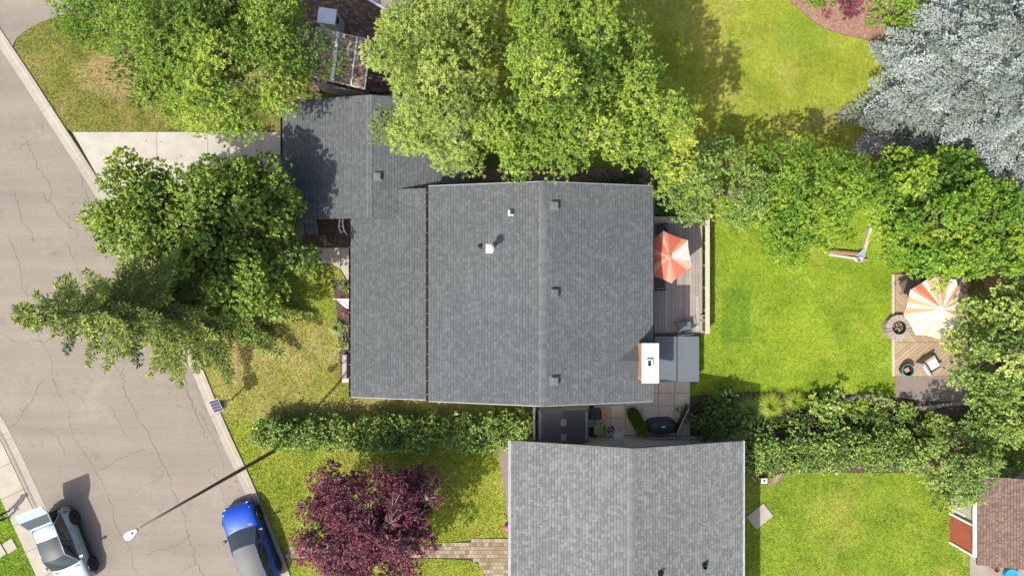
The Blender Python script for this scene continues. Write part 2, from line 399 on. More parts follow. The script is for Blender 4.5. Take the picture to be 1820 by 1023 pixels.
def kerb_run(name, line, side, prof, step, mat, gap=.012, segname='kerb_segment'):
    """prof: list of (offset, z) across; side +1 = offset to the left of travel"""
    root = bpy.data.objects.new(name, None); link(root); struct(root)
    pts = resample(px(smooth_px(line)), .5); 
    nrm = []
    for i, p in enumerate(pts):
        d = (pts[min(i+1, len(pts)-1)]-pts[max(0, i-1)]).normalized(); nrm.append(Vector((-d.y, d.x, 0))*side)
    k = max(1, round(step/.5))
    for s in range(0, len(pts)-1, k):
        e = min(s+k, len(pts)-1); mb = MB(); vs = []; fs = []; m = len(prof)
        idx = list(range(s, e+1))
        for q, i in enumerate(idx):
            p = pts[i].copy()
            if q == len(idx)-1: p = p.lerp(pts[i-1], gap/.5)
            for off, z in prof: vs.append(p+nrm[i]*off+Vector((0, 0, z)))
        nn = len(idx)
        for i in range(nn-1):
            for j in range(m-1):
                f = (i*m+j, (i+1)*m+j, (i+1)*m+j+1, i*m+j+1); fs.append(f if side > 0 else f[::-1])
        fs += [tuple(range(m)), tuple(range((nn-1)*m, nn*m))[::-1]]
        mb.add(vs, fs).build(segname, mat, root)
    return pts, nrm, root
kprof = [(0, -.03), (0, .008), (.30, .012), (.36, .10), (.40, .115), (.60, .115), (.615, .10), (.615, -.03)]
kp, kn, _ = kerb_run('kerb', kerb_in, 1, kprof, 3.0, M['kerb'])
lprof = [(-.0, -.03), (0, .010), (.36, .014), (.46, .06), (.56, .075), (.565, -.03)]
lp, ln, _ = kerb_run('rolled_kerb', kerb_l, -1, lprof, 3.0, M['kerb'])
wprof = [(.59, -.03), (.59, .082), (1.86, .10), (1.865, -.03)]
kerb_run('sidewalk', kerb_l, -1, wprof, 1.5, M['walk'], .018, 'sidewalk_slab')

# road cracks: thin tar-dark lines just above the asphalt
def wiggle(pts, step=.12, amp=.05):
    pts = resample(pts, step); out = []
    o = 0
    for i, p in enumerate(pts):
        d = (pts[min(i+1, len(pts)-1)]-pts[max(0, i-1)]).normalized(); o = o*.75+random.uniform(-amp, amp)
        out.append(p+Vector((-d.y, d.x, 0))*o)
    return out
cracks = [[(94, 670), (122, 722), (128, 765), (158, 820), (172, 838), (190, 880), (214, 945), (236, 985), (243, 1030)],
          [(215, 670), (235, 725), (262, 765), (285, 820), (305, 860), (325, 915), (337, 950), (350, 1000), (370, 1040)],
          [(196, 722), (210, 750), (228, 775)], [(78, 672), (58, 705), (38, 738), (15, 762), (2, 768)], [(172, 838), (200, 822), (232, 805), (262, 798)],
          [(75, 350), (100, 375), (112, 395), (135, 410), (142, 420)], [(15, 420), (35, 470), (50, 555), (70, 600), (95, 640), (90, 668)],
          [(90, 600), (130, 620), (150, 596), (175, 580), (182, 575)], [(70, 760), (100, 775), (115, 810)], [(118, 430), (160, 520), (180, 600), (215, 670)],
          [(30, 265), (70, 240), (80, 215)], [(37, 240), (60, 275), (85, 325), (92, 360), (75, 345)], [(10, 15), (16, 25), (20, 50)],
          [(380, 840), (395, 870), (405, 905), (392, 940)], [(330, 690), (345, 720), (372, 765), (400, 830)], [(337, 950), (300, 975), (260, 985)], [(262, 862), (285, 850), (292, 835)],
          [(205, 570), (220, 640), (222, 680)], [(290, 560), (310, 620), (332, 690), (366, 780)], [(0, 590), (40, 612), (90, 600)], [(140, 700), (156, 730)],
          [(140, 310), (165, 380), (205, 440), (250, 530)], [(350, 1000), (320, 1015)], [(20, 340), (45, 400), (60, 430)]]
mb = MB()
for cr in cracks:
    w = random.uniform(.006, .012); pts = wiggle(px(cr), .10, .07); n = len(pts); vs = []
    for i, p in enumerate(pts):
        d = (pts[min(i+1, n-1)]-pts[max(0, i-1)]).normalized(); s = Vector((-d.y, d.x, 0)); k = w*random.uniform(.4, 1.5)
        vs += [p+s*k+Vector((0, 0, .004)), p-s*k+Vector((0, 0, .004))]
    mb.add(vs, [(2*i, 2*i+1, 2*i+3, 2*i+2) for i in range(n-1)])
stuff(mb.build('crack_lines', M['crack'], road))

# neighbour drive in the north-west corner
struct(MB().prism(px([(2, 50), (24, 84), (31, 68), (48, 55), (75, 40), (120, 25), (170, 8), (200, -120), (-140, -140), (-60, -40)]), -.02, .07).build('north_drive', M['asphalt']))

def slabs(name, cells, mat, z0, z1, inset=.008):
    root = bpy.data.objects.new(name, None); link(root); struct(root)
    for poly in cells:
        c = sum((Vector((*p, 0)) for p in poly), Vector())/len(poly); q = []
        for p in poly:
            v = Vector((*p, 0)); d = (c-v); q.append((v+d.normalized()*inset*1.4).to_2d()[:])
        MB().prism(q, z0, z1).build('slab', mat, root, bevel=.006)
    return root
# driveway: strips between joints
dy0, dy1 = 235, 372
def drow(u0, u1, u0b=None, u1b=None): return px([(u0, dy0), (u1, dy0), (u1b or u1, dy1), (u0b or u0, dy1)])
slabs('driveway', [px([(131, dy0), (281, dy0), (281, dy1), (208, dy1)]), drow(281, 371), drow(371, 466), drow(466, 532)], M['concrete'], -.02, .118)
slabs('front_walk', [px([(468, 440), (548, 440), (548, 469), (468, 469)]), px([(548, 440), (606, 440), (606, 478), (590, 469), (548, 469)]),
                     px([(606, 440), (650, 440), (650, 520), (622, 505), (606, 478)])], M['walk'], -.02, .07)
# patio of square slabs between the houses
pc = []
us = [1003, 1030, 1057, 1084, 1111, 1140, 1170, 1198, 1226]; vs_ = [676, 698, 720, 742, 762, 782]
for i in range(len(us)-1):
    for j in range(len(vs_)-1): pc.append(px([(us[i], vs_[j]), (us[i+1], vs_[j]), (us[i+1], vs_[j+1]), (us[i], vs_[j+1])]))
slabs('patio', pc, M['patio'], -.02, .07)
slabs('tub_pad', [px([(1140, 590), (1226, 590), (1226, 676), (1140, 676)])], M['patio'], -.02, .07)
slabs('shed_court', [px([(1722, 985), (1757, 985), (1757, 1030), (1722, 1030)]), px([(1757, 1003), (1792, 1003), (1792, 1050), (1757, 1050)]), px([(1792, 1003), (1830, 1003), (1830, 1050), (1792, 1050)]), px([(1722, 905), (1757, 905), (1757, 985), (1722, 985)])], M['court'], -.02, .07)

# brick paver walk
def pavers(name, polys, mat, size, z0, z1, ang=0.0, base=None):
    xs = [p for poly in polys for p in poly]; x0, x1 = min(p[0] for p in xs), max(p[0] for p in xs); y0, y1 = min(p[1] for p in xs), max(p[1] for p in xs)
    root = bpy.data.objects.new(name, None); link(root); struct(root)
    for poly in polys: MB().prism(poly, -.02, z0).build('bed', base or M['soil'], root)
    L, Wd = size; cx, cy = (x0+x1)/2, (y0+y1)/2; rad = math.hypot(x1-x0, y1-y0)/2+.5
    cols = int(2*rad/L)+1; rows = int(2*rad/Wd)+1
    I, J = np.meshgrid(np.arange(cols), np.arange(rows)); I = I.ravel(); J = J.ravel()
    X = -rad+(I+.5*(J % 2))*L; Y = -rad+J*Wd; ca, sa = math.cos(ang), math.sin(ang)
    wx = cx+X*ca-Y*sa; wy = cy+X*sa+Y*ca
    keep = np.zeros(len(wx), bool)
    for poly in polys: keep |= inpoly(wx, wy, poly)
    wx, wy = wx[keep], wy[keep]; n = len(wx); g = .006
    hx, hy = L/2-g, Wd/2-g; zt = z1+rng.uniform(-.003, .004, n)
    cor = np.array([(-hx, -hy), (hx, -hy), (hx, hy), (-hx, hy)])
    cor = np.stack([cor[:, 0]*ca-cor[:, 1]*sa, cor[:, 0]*sa+cor[:, 1]*ca], 1)
    V = np.zeros((n, 8, 3)); V[:, :4, 0] = wx[:, None]+cor[:, 0]; V[:, :4, 1] = wy[:, None]+cor[:, 1]; V[:, :4, 2] = z0-.01
    V[:, 4:, :2] = V[:, :4, :2]; V[:, 4:, 2] = zt[:, None]+rng.uniform(-.002, .002, (n, 4))
    fq = np.array([(4, 5, 6, 7), (0, 1, 5, 4), (1, 2, 6, 5), (2, 3, 7, 6), (3, 0, 4, 7)])
    F = (np.arange(n)[:, None, None]*8+fq).reshape(-1, 4)
    return stuff(np_mesh('paving_bricks', V.reshape(-1, 3), F, mat, root, np.repeat(rng.random(n), 5)))
walk_poly = px([(508, 972), (560, 966), (640, 962), (770, 968), (868, 955), (912, 955), (912, 1060), (868, 1040), (855, 1003), (838, 993), (770, 990), (640, 990), (560, 990), (512, 994)])
pavers('paver_walk', [walk_poly], M['paver'], (.20, .20), .05, .075, 0)
court_poly = px([(530, -120), (760, -120), (760, 60), (700, 165), (560, 165), (530, 60)])
pavers('brick_court', [court_poly], M['brownpaver'], (.22, .11), .05, .08, R(-30))

# beds
struct(MB().prism(px([(1385, -60), (1405, 5), (1432, 28), (1460, 50), (1500, 62), (1545, 72), (1580, 70), (1700, 60), (1760, -60)]), -.02, .085).build('mulch_bed', M['mulch']))
struct(MB().prism(px([(538, 380), (640, 380), (640, 440), (538, 440)]), -.02, .075).build('entry_bed', M['darkmulch']))
struct(MB().prism(px([(800, 300), (1165, 300), (1165, 390), (1000, 345), (800, 345)]), -.02, .075).build('side_bed', M['mulch']))
struct(MB().prism(px([(1226, 704), (1330, 696), (1480, 700), (1590, 706), (1660, 715), (1720, 715), (1740, 800), (1640, 838), (1330, 838), (1226, 790)]), -.02, .08).build('garden_bed', M['darkmulch']))
struct(MB().prism(px([(592, 498), (650, 498), (650, 675), (606, 675), (600, 560)]), -.02, .08).build('flower_bed', M['darkmulch']))
struct(MB().prism(px([(884, 792), (930, 792), (930, 950), (905, 950), (896, 870)]), -.02, .075).build('house_side_bed', M['gravel']))
struct(MB().prism(px([(1536, 205), (1590, 205), (1760, 260), (1830, 300), (1830, 420), (1560, 300), (1536, 250)]), -.02, .078).build('spruce_bed', M['mulch']))

def chips(name, parent, poly, z, dens, mat, size=(.03, .09)):
    X, Y = pnt_tris(poly, dens); n = len(X); a = rng.uniform(0, 6.28, n); l = rng.uniform(*size, n)/2; w = l*rng.uniform(.25, .6, n); tz = rng.uniform(-.012, .012, (n, 4))
    V = np.zeros((n, 4, 3))
    for i, (sx, sy) in enumerate(((-1, -1), (1, -1), (1, 1), (-1, 1))):
        V[:, i, 0] = X+np.cos(a)*l*sx-np.sin(a)*w*sy; V[:, i, 1] = Y+np.sin(a)*l*sx+np.cos(a)*w*sy; V[:, i, 2] = z+.014+tz[:, i]
    return stuff(np_mesh(name, V.reshape(-1, 3), np.arange(4*n).reshape(-1, 4), mat, parent, rng.random(n)))
def pnt_tris(poly, n):
    xs = np.array([p[0] for p in poly]); ys = np.array([p[1] for p in poly])
    x0, x1 = max(xs.min(), -28.5), min(xs.max(), 28.5); y0, y1 = max(ys.min(), -16.5), min(ys.max(), 16.5)
    X = rng.uniform(x0, x1, int((x1-x0)*(y1-y0)*n)); Y = rng.uniform(y0, y1, len(X)); k = inpoly(X, Y, poly); return X[k], Y[k]
M['chip'] = tint_mat('bark_chip', [(0, (.13, .07, .05)), (.5, (.27, .16, .11)), (1, (.45, .32, .24))], .95, 0)
M['chipd'] = tint_mat('dark_bark_chip', [(0, (.035, .024, .018)), (.6, (.11, .07, .052)), (1, (.24, .17, .13))], .95, 0)
for nm, cm in (('mulch_bed', 'chip'), ('side_bed', 'chip'), ('spruce_bed', 'chip'), ('entry_bed', 'chipd'), ('garden_bed', 'chipd'), ('flower_bed', 'chipd')):
    bo = bpy.data.objects[nm]; zt_ = max(v.co.z for v in bo.data.vertices); top_ = [p for p in bo.data.polygons if p.normal.z > .9][0]
    chips('bark_chips', bo, [tuple(bo.data.vertices[i].co[:2]) for i in top_.vertices], zt_, 190, M[cm])
M['litter'] = tint_mat('fallen_leaf', [(0, (.10, .12, .03)), (.5, (.22, .19, .05)), (1, (.30, .17, .06))], .8, 0)
drv = bpy.data.objects['driveway']
chips('leaf_litter', drv, px([(215, 240), (530, 240), (530, 370), (215, 370)]), .118, 1.5, M['litter'], (.05, .11))
chips('leaf_litter', road, px([(150, 330), (330, 640), (290, 660), (90, 360)]), .0, 2.2, M['litter'], (.05, .10))
chips('leaf_litter', road, px([(320, 640), (500, 1030), (440, 1030), (280, 640)]), .0, 1.2, M['litter'], (.04, .10))
LW = dict(
    nw=lawn_mat('front_lawn_dry', (0.151, 0.171, 0.029), (0.208, 0.212, 0.041), (0.315, 0.236, 0.097), .32, [('e', *P2(215, 130), 2.6, 1.5, (0.340, 0.254, 0.109), .8), ('e', *P2(60, 60), 1.3, 1.2, (0.126, 0.165, 0.025), .6)]),
    fr=lawn_mat('front_lawn', (0.208, 0.230, 0.036), (0.296, 0.277, 0.064), (0.378, 0.301, 0.129), .34, [('e', *P2(560, 520), 2.2, 1.9, (0.214, 0.283, 0.025), .75), ('e', *P2(450, 600), 1.8, 1.6, (0.352, 0.295, 0.103), .6)]),
    bk=lawn_mat('back_lawn', (0.158, 0.254, 0.015), (0.233, 0.325, 0.025), (0.315, 0.342, 0.045), .18, [('b', *P2(1308, 562), .80, 1.53, (0.088, 0.183, 0.018), .55), ('e', *P2(1420, 600), 1.9, 2.0, (0.252, 0.336, 0.023), .6)]),
    ne=lawn_mat('north_lawn', (0.198, 0.254, 0.021), (0.284, 0.319, 0.036), (0.351, 0.330, 0.077), .30, [('e', *P2(1420, 60), 1.6, 1.4, (0.170, 0.260, 0.025), .6), ('e', *P2(1480, 215), 1.2, .9, (0.306, 0.260, 0.103), .5)]),
    se=lawn_mat('south_lawn', (0.158, 0.242, 0.018), (0.233, 0.313, 0.029), (0.315, 0.313, 0.057), .22),
    sf=lawn_mat('south_front_lawn', (0.189, 0.248, 0.021), (0.264, 0.301, 0.036), (0.352, 0.307, 0.077), .26),
    sw=lawn_mat('verge_grass', (0.114, 0.212, 0.013), (0.177, 0.271, 0.021), (0.252, 0.260, 0.052), .1))
def kedge(lo, hi, off=.63):
    out = []
    for p, n_ in zip(kp, kn):
        q = p+n_*off; v = CY-q.y*CF/CH
        if lo <= v <= hi: out.append((q.x, q.y))
    return out
def ledge(lo, hi, off=1.88):
    out = []
    for p, n_ in zip(lp, ln):
        q = p+n_*off; v = CY-q.y*CF/CH
        if lo <= v <= hi: out.append((q.x, q.y))
    return out
lawns = [
    ('north_west_lawn', LW['nw'], kedge(84, 233)+px([(131, 234), (532, 234), (532, 160), (560, 165), (530, 60), (530, -120), (200, -120), (170, 8), (120, 25), (75, 40), (48, 55), (31, 68)])),
    ('front_lawn', LW['fr'], kedge(373, 762)+px([(880, 768), (880, 700), (640, 700), (650, 675), (606, 675), (600, 560), (592, 498), (620, 506), (605, 479), (589, 470), (468, 470), (468, 439), (538, 439), (538, 373)])),
    ('south_front_lawn', LW['sf'], kedge(745, 971)+px([(508, 971), (560, 965), (640, 961), (770, 967), (868, 954), (906, 954), (896, 870), (884, 792), (884, 745)])),
    ('south_front_lawn_strip', LW['sf'], px([(512, 995), (560, 991), (640, 991), (770, 991), (838, 994), (855, 1004), (867, 1041), (880, 1200), (570, 1200), (520, 1070)])),
    ('back_lawn', LW['bk'], px([(1155, 380), (1227, 400), (1400, 440), (1540, 440), (1600, 400), (1600, 706), (1480, 699), (1330, 695), (1227, 703)])),
    ('back_lawn_margin', LW['bk'], px([(1166, 300), (1400, 300), (1600, 320), (1780, 420), (1830, 480), (1600, 478), (1600, 400), (1540, 440), (1400, 440), (1227, 400), (1166, 380)])),
    ('north_lawn', LW['ne'], px([(761, -120), (1384, -120), (1384, -60), (1405, 6), (1432, 29), (1460, 51), (1500, 63), (1545, 73), (1700, 62), (1700, 204), (1536, 205), (1536, 250), (1560, 299), (1400, 299), (1166, 299), (900, 299), (830, 200), (761, 60)])),
    ('south_east_lawn', LW['se'], px([(1240, 839), (1640, 839), (1720, 860), (1721, 1120), (1240, 1120)])),
    ('verge', LW['sw'], ledge(840, 1300)+px([(-20, 1300), (-200, 1300), (-200, 700)])),
]
LAWN_POLY = [l[2] for l in lawns]
def pnt_tris(poly, n):
    """n random points in the polygon's visible box"""
    xs = np.array([p[0] for p in poly]); ys = np.array([p[1] for p in poly])
    x0, x1 = max(xs.min(), -28.5), min(xs.max(), 28.5); y0, y1 = max(ys.min(), -16.5), min(ys.max(), 16.5)
    X = rng.uniform(x0, x1, int((x1-x0)*(y1-y0)*n)); Y = rng.uniform(y0, y1, len(X)); k = inpoly(X, Y, poly); return X[k], Y[k]
for name, m, poly in lawns:
    g = struct(MB().prism(poly, -.02, .049 if name == 'south_front_lawn' else .055).build(name, m))
    X, Y = pnt_tris(poly, 520); n = len(X)
    th = rng.uniform(0, 2*np.pi, n); hgt = rng.uniform(.03, .075, n); wd = rng.uniform(.010, .022, n); lean = rng.uniform(.01, .08, n); ph = rng.uniform(0, 2*np.pi, n)
    V = np.zeros((n, 3, 3)); V[:, 0] = np.stack([X+np.cos(th)*wd, Y+np.sin(th)*wd, np.full(n, .05)], 1); V[:, 1] = np.stack([X-np.cos(th)*wd, Y-np.sin(th)*wd, np.full(n, .05)], 1)
    V[:, 2] = np.stack([X+np.cos(ph)*lean, Y+np.sin(ph)*lean, .055+hgt], 1)
    stuff(np_mesh('grass_blades', V.reshape(-1, 3), np.arange(3*n).reshape(-1, 3), m, g))

# stepping slabs on the verge
slabs('stepping_stones', [px([(6, 965), (23, 954), (33, 972), (17, 983)]), px([(-14, 972), (2, 962), (14, 982), (-2, 992)])], M['walk'], -.02, .10)

# ------------------------------------------------------------------ roofs
def shingles(name, e0, e1, r0, r1, mat, parent, expo=.135, wmin=.07, wmax=.21, thick=(.005, .013), clip=None, strip=.6):
    """eave line e0->e1, ridge line r0->r1 (world); courses parallel to the eave"""
    e0, e1, r0, r1 = [Vector(p) for p in (e0, e1, r0, r1)]
    L = (e1-e0).length; up = (r0-e0); Hh = up.length; up.normalize(); al = (e1-e0).normalized(); nr = al.cross(up).normalized()
    if nr.z < 0: nr = -nr
    Vs = []; T = []
    rows = int(math.ceil(Hh/expo))
    for i in range(rows):
        h0 = i*expo; h1 = min(h0+expo+.012, Hh); s = -random.uniform(0, wmax)
        rowt = random.uniform(-.06, .06)
        while s < L:
            w = random.uniform(wmin, wmax); a, b = max(s, 0), min(s+w-.004, L)
            s += w
            if b-a < .02: continue
            t = thick[1] if random.random() < .42 else thick[0]
            c = e0+al*((a+b)/2)+up*(h0+.07)
            if clip and not clip(c.x, c.y): continue
            t += random.uniform(0, .002)
            p = [e0+al*a+up*h0, e0+al*b+up*h0, e0+al*b+up*h1, e0+al*a+up*h1]
            m1 = e0+al*b+up*(h0+expo*.80); m0 = e0+al*a+up*(h0+expo*.80); tm = t*.28+.0042
            Vs.append([p[0]+nr*.002, p[1]+nr*.002, p[0]+nr*(t+.002), p[1]+nr*(t+.002), p[2]+nr*.004, p[3]+nr*.004, m1+nr*tm, m0+nr*tm])
            k = random.random(); k = .5+.5*math.copysign(abs(2*k-1)**1.3, 2*k-1)
            T.append(.3+.7*min(1, max(0, k+rowt)))
    V = np.array([[tuple(q) for q in v] for v in Vs]); n = len(V)
    fq = np.array([(2, 3, 6, 7), (7, 6, 4, 5), (0, 1, 3, 2)])
    flip = al.cross(up).z < 0
    F = (np.arange(n)[:, None, None]*8+(fq[:, ::-1] if flip else fq)).reshape(-1, 4)
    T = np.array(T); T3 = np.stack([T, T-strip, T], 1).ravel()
    org = Vector((0, 0, 0)); r = parent
    while r is not None: org += r.location; r = r.parent
    o = np_mesh(name, V.reshape(-1, 3)-np.array(org), F, mat, parent, T3)
    return stuff(o)
def slab_quad(mb, a, b, c, d, t):
    """roof slab: top quad a b c d (ccw from above), thickness t downwards"""
    q = [Vector(p) for p in (a, b, c, d)]; nr = (q[1]-q[0]).cross(q[2]-q[0]).normalized()
    if nr.z < 0: q = q[::-1]
    lo = [p-Vector((0, 0, t)) for p in q]
    return mb.add(q+lo, [(0, 1, 2, 3), (7, 6, 5, 4), (0, 4, 5, 1), (1, 5, 6, 2), (2, 6, 7, 3), (3, 7, 4, 0)])
def ridge_caps(parent, x, y0, y1, z, slope, mat, org, step=.21, wd=.17):
    me = MB().add([(-wd, 0, -wd*slope+.006), (0, 0, .020), (wd, 0, -wd*slope+.006), (-wd, step+.05, -wd*slope+.002), (0, step+.05, .008), (wd, step+.05, -wd*slope+.002),
                   (-wd, 0, -wd*slope-.01), (wd, 0, -wd*slope-.01)], [(0, 1, 4, 3), (1, 2, 5, 4), (0, 6, 7, 2, 1)]).mesh('ridge_cap'); me.materials.append(mat)
    n = int((y1-y0)/step); st = (y1-y0)/n
    for i in range(n): inst(me, 'ridge_cap', parent, (x-org[0], y0+i*st-org[1], z+.012-org[2]), (0, 0, 0), (random.uniform(.96, 1.04), (st/step) if i < n-1 else .8, 1))
def gutter(parent, x, y0, y1, z, s, mat, org, clips=0.0, wd=.11):
    """gutter outside an eave; s = +1 east side, -1 west side"""
    mb = MB(); mb.box(min(x, x+s*.012), max(x, x+s*.012), y0, y1, z-.13, z-.012); mb.box(min(x+s*wd, x+s*(wd+.012)), max(x+s*wd, x+s*(wd+.012)), y0, y1, z-.13, z-.02)
    mb.box(min(x, x+s*(wd+.012)), max(x, x+s*(wd+.012)), y0, y1, z-.142, z-.13)
    for yy in (y0-.012, y1): mb.box(min(x, x+s*(wd+.012)), max(x, x+s*(wd+.012)), yy, yy+.012, z-.142, z-.02)
    g = mb.build('gutter', mat, parent, True)
    if clips:
        me = MB().box(-.006 if s > 0 else -wd-.006, wd+.006 if s > 0 else .006, -.006, .006, -.012, -.002).mesh('gutter_clip'); me.materials.append(M['galv'])
        y = y0+.3
        while y < y1: inst(me, 'gutter_clip', g, (x-org[0], y-org[1], z-.018-org[2])); y += clips
    return g

# ---- main house
H1 = thing('bungalow_house', 'large grey shingled bungalow with attached garage and brick chimney', 'house', (0, 0, 0))
YS, YN = -5.2, 4.68
XE, XRr, XW, ZE, ZR = 6.48, 1.37, -3.82, 3.9, 5.2         # east eave, ridge, west eave of the upper roof
XL, ZL0, ZL1 = -7.68, 2.72, 3.56                           # lower west roof
GX0, GXR, GX1, GY0, GY1, GZE, GZR = -11.05, -6.6, -2.15, 3.27, 9.0, 2.42, 3.5
GV = -5.32                                                 # where garage roof meets the lower roof
wl = MB(); wl.box(XW+.45, XE-.5, YS+.4, YN-.4, 0, ZE-.16)
wl.add([(XW+.45, YS+.4, ZE-.2), (XE-.5, YS+.4, ZE-.2), (XRr, YS+.4, ZR-.25), (XW+.45, YN-.4, ZE-.2), (XE-.5, YN-.4, ZE-.2), (XRr, YN-.4, ZR-.25)], [(0, 1, 2), (5, 4, 3)])
wl.build('wall', M['siding1'], H1, True)
MB().box(XL+.5, XW+.448, YS+.402, YN-.402, 0, 2.62).build('wall', M['siding1'], H1, True)
MB().box(GX0+.4, GX1-.4, GY0+.3, GY1-.3, 0, 2.32).build('wall', M['siding1'], H1, True)
def roof_part(parts, root, t=.14):
    mb = MB()
    for q in parts: slab_quad(mb, *q, t)
    return mb.build('roof', M['deckunder'], root, True)
rf = roof_part([((XW, YS, ZE), (XRr, YS, ZR), (XRr, YN, ZR), (XW, YN, ZE)), ((XRr+.001, YS, ZR), (XE, YS, ZE), (XE, YN, ZE), (XRr+.001, YN, ZR))], H1)
shingles('shingle_field', (XW-.02, YN, ZE), (XW-.02, YS, ZE), (XRr, YN, ZR), (XRr, YS, ZR), M['shingle'], rf)
shingles('shingle_field', (XE+.02, YS, ZE), (XE+.02, YN, ZE), (XRr, YS, ZR), (XRr, YN, ZR), M['shingle'], rf)
ridge_caps(rf, XRr, YS-.02, YN+.02, ZR, .254, M['cap1'], (0, 0, 0))
gutter(rf, XW-.03, YS, YN, ZE, -1, M['gutter'], (0, 0, 0), .62, .10); gutter(rf, XE+.02, -2.35, YN, ZE, 1, M['gutter'], (0, 0, 0), 0, .045)
for yy in (YS-.035, YN+.002):
    mb = MB()
    for (xa, za, xb, zb) in ((XW-.02, ZE, XRr, ZR), (XRr, ZR, XE+.02, ZE)):
        mb.add([(xa, yy, za-.16), (xb, yy, zb-.16), (xb, yy, zb+.008), (xa, yy, za+.008), (xa, yy+.033, za-.16), (xb, yy+.033, zb-.16), (xb, yy+.033, zb+.008), (xa, yy+.033, za+.008)],
               [(0, 1, 2, 3), (5, 4, 7, 6), (3, 2, 6, 7), (1, 0, 4, 5), (0, 3, 7, 4), (2, 1, 5, 6)])
    mb.build('bargeboard', M['barge'], rf, True)
lr = roof_part([((XL, YS, ZL0), (XW+.3, YS, ZL1+.066), (XW+.3, YN-.03, ZL1+.066), (XL, YN-.03, ZL0))], H1)
shingles('shingle_field', (XL-.02, YN-.03, ZL0), (XL-.02, YS, ZL0), (XW+.28, YN-.03, ZL1+.066), (XW+.28, YS, ZL1+.066), M['shingle'], lr,
         clip=lambda x, y: not (x < GV and y > GY0+.05))
gutter(lr, XL-.03, YS, GY0-.1, ZL0, -1, M['gutter'], (0, 0, 0), .62, .09)
mb = MB().add([(XL-.02, YS-.032, ZL0-.15), (XW, YS-.032, ZL1-.15), (XW, YS-.032, ZL1+.008), (XL-.02, YS-.032, ZL0+.008), (XL-.02, YS-.002, ZL0-.15), (XW, YS-.002, ZL1-.15), (XW, YS-.002, ZL1+.008), (XL-.02, YS-.002, ZL0+.008)],
               [(0, 1, 2, 3), (5, 4, 7, 6), (3, 2, 6, 7), (1, 0, 4, 5), (0, 3, 7, 4), (2, 1, 5, 6)]); mb.build('bargeboard', M['barge'], lr, True)
gs = (GZR-GZE)/(GXR-GX0)
gr = roof_part([((GX0, GY0, GZE), (GXR, GY0, GZR), (GXR, GY1, GZR), (GX0, GY1, GZE)), ((GXR+.001, GY0, GZR), (GV, GY0, GZR-gs*(GV-GXR)), (GV, GY1, GZR-gs*(GV-GXR)), (GXR+.001, GY1, GZR)),
                ((GV+.001, YN-.35, GZR-gs*(GV-GXR)), (GX1, YN-.35, GZE), (GX1, GY1, GZE), (GV+.001, GY1, GZR-gs*(GV-GXR)))], H1)
shingles('shingle_field', (GX0-.02, GY1, GZE), (GX0-.02, GY0, GZE), (GXR, GY1, GZR), (GXR, GY0, GZR), M['shingle'], gr)
shingles('shingle_field', (GX1+.02, GY0, GZE), (GX1+.02, GY1, GZE), (GXR, GY0, GZR), (GXR, GY1, GZR), M['shingle'], gr, clip=lambda x, y: not (x > GV-.05 and y < YN-.3))
ridge_caps(gr, GXR, GY0, GY1, GZR, gs, M['cap1'], (0, 0, 0))
gutter(gr, GX0-.03, GY0, GY1, GZE, -1, M['gutter'], (0, 0, 0), 0, .09)
# roof furniture
def zroof(x): return ZR-(x-XRr)*(ZR-ZE)/(XE-XRr) if x > XRr else ZR-(XRr-x)*(ZR-ZE)/(XRr-XW)
def box_vent(root, x, y, z, sl):
    mb = MB(); rot = Matrix.Translation((x, y, z)) @ Matrix.Rotation(sl, 4, 'Y')
    mb.box(-.23, .23, -.23, .23, -.01, .022, rot)
    v = [(-.15, -.16, .02), (.15, -.16, .02), (.15, .16, .02), (-.15, .16, .02), (-.17, -.18, .12), (.17, -.18, .15), (.17, .18, .15), (-.17, .18, .12), (-.12, -.13, .17), (.12, -.13, .19), (.12, .13, .19), (-.12, .13, .17)]
    mb.add([rot @ Vector(p) for p in v], [(0, 1, 5, 4), (1, 2, 6, 5), (2, 3, 7, 6), (3, 0, 4, 7), (4, 5, 9, 8), (5, 6, 10, 9), (6, 7, 11, 10), (7, 4, 8, 11), (8, 9, 10, 11)])
    return mb.build('roof_vent', M['cap1'], root, True)
for v in (365, 520, 676):
    p = P(985, v, 5.1); box_vent(rf, p.x, p.y, zroof(p.x), R(14.3))
for v in (203, 313):
    p = P(670, v, 3.5); box_vent(gr, p.x, p.y, GZR-gs*(p.x-GXR), R(13.9))
def pipe(root, name, x, y, z, h, r, mat, hood=None, flange=True):
    mb = MB()
    if flange: mb.lathe([(r*2.0, z-.06), (r*1.9, z+.03), (r*1.15, z+.06)], 14, Matrix.Translation((x, y, 0)))
    mb.lathe([(r, z-.05), (r, z+h), (r*.82, z+h), (r*.82, z+h-.2)], 14, Matrix.Translation((x, y, 0)))
    o = mb.build(name, mat, root, True, smooth=False)
    if hood: MB().lathe([(r*.9, z+h+.02), (hood, z+h+.03), (hood, z+h+.17), (hood*.55, z+h+.24), (.01, z+h+.26)], 16, Matrix.Translation((x, y, 0))).build('flue_cap', mat, o, True, smooth=False)
    return o
p = P(872, 441, 4.8); fl = pipe(rf, 'flue_pipe', p.x, p.y, zroof(p.x), .80, .10, M['whitemetal'], .17)
MB().box(p.x-.22, p.x+.2, p.y-.22, p.y+.2, zroof(p.x)-.03, zroof(p.x)+.035).build('flashing', M['whitemetal'], fl, True)
p = P(853, 437, 4.7); pipe(rf, 'vent_pipe', p.x, p.y, zroof(p.x), .16, .065, M['blackmetal'])
p = P(908, 378, 4.9); mb = MB().box(p.x-.13, p.x+.13, p.y-.13, p.y+.13, zroof(p.x)-.05, zroof(p.x)+.10); rv = mb.build('square_vent', M['whitemetal'], rf, True, bevel=.02)
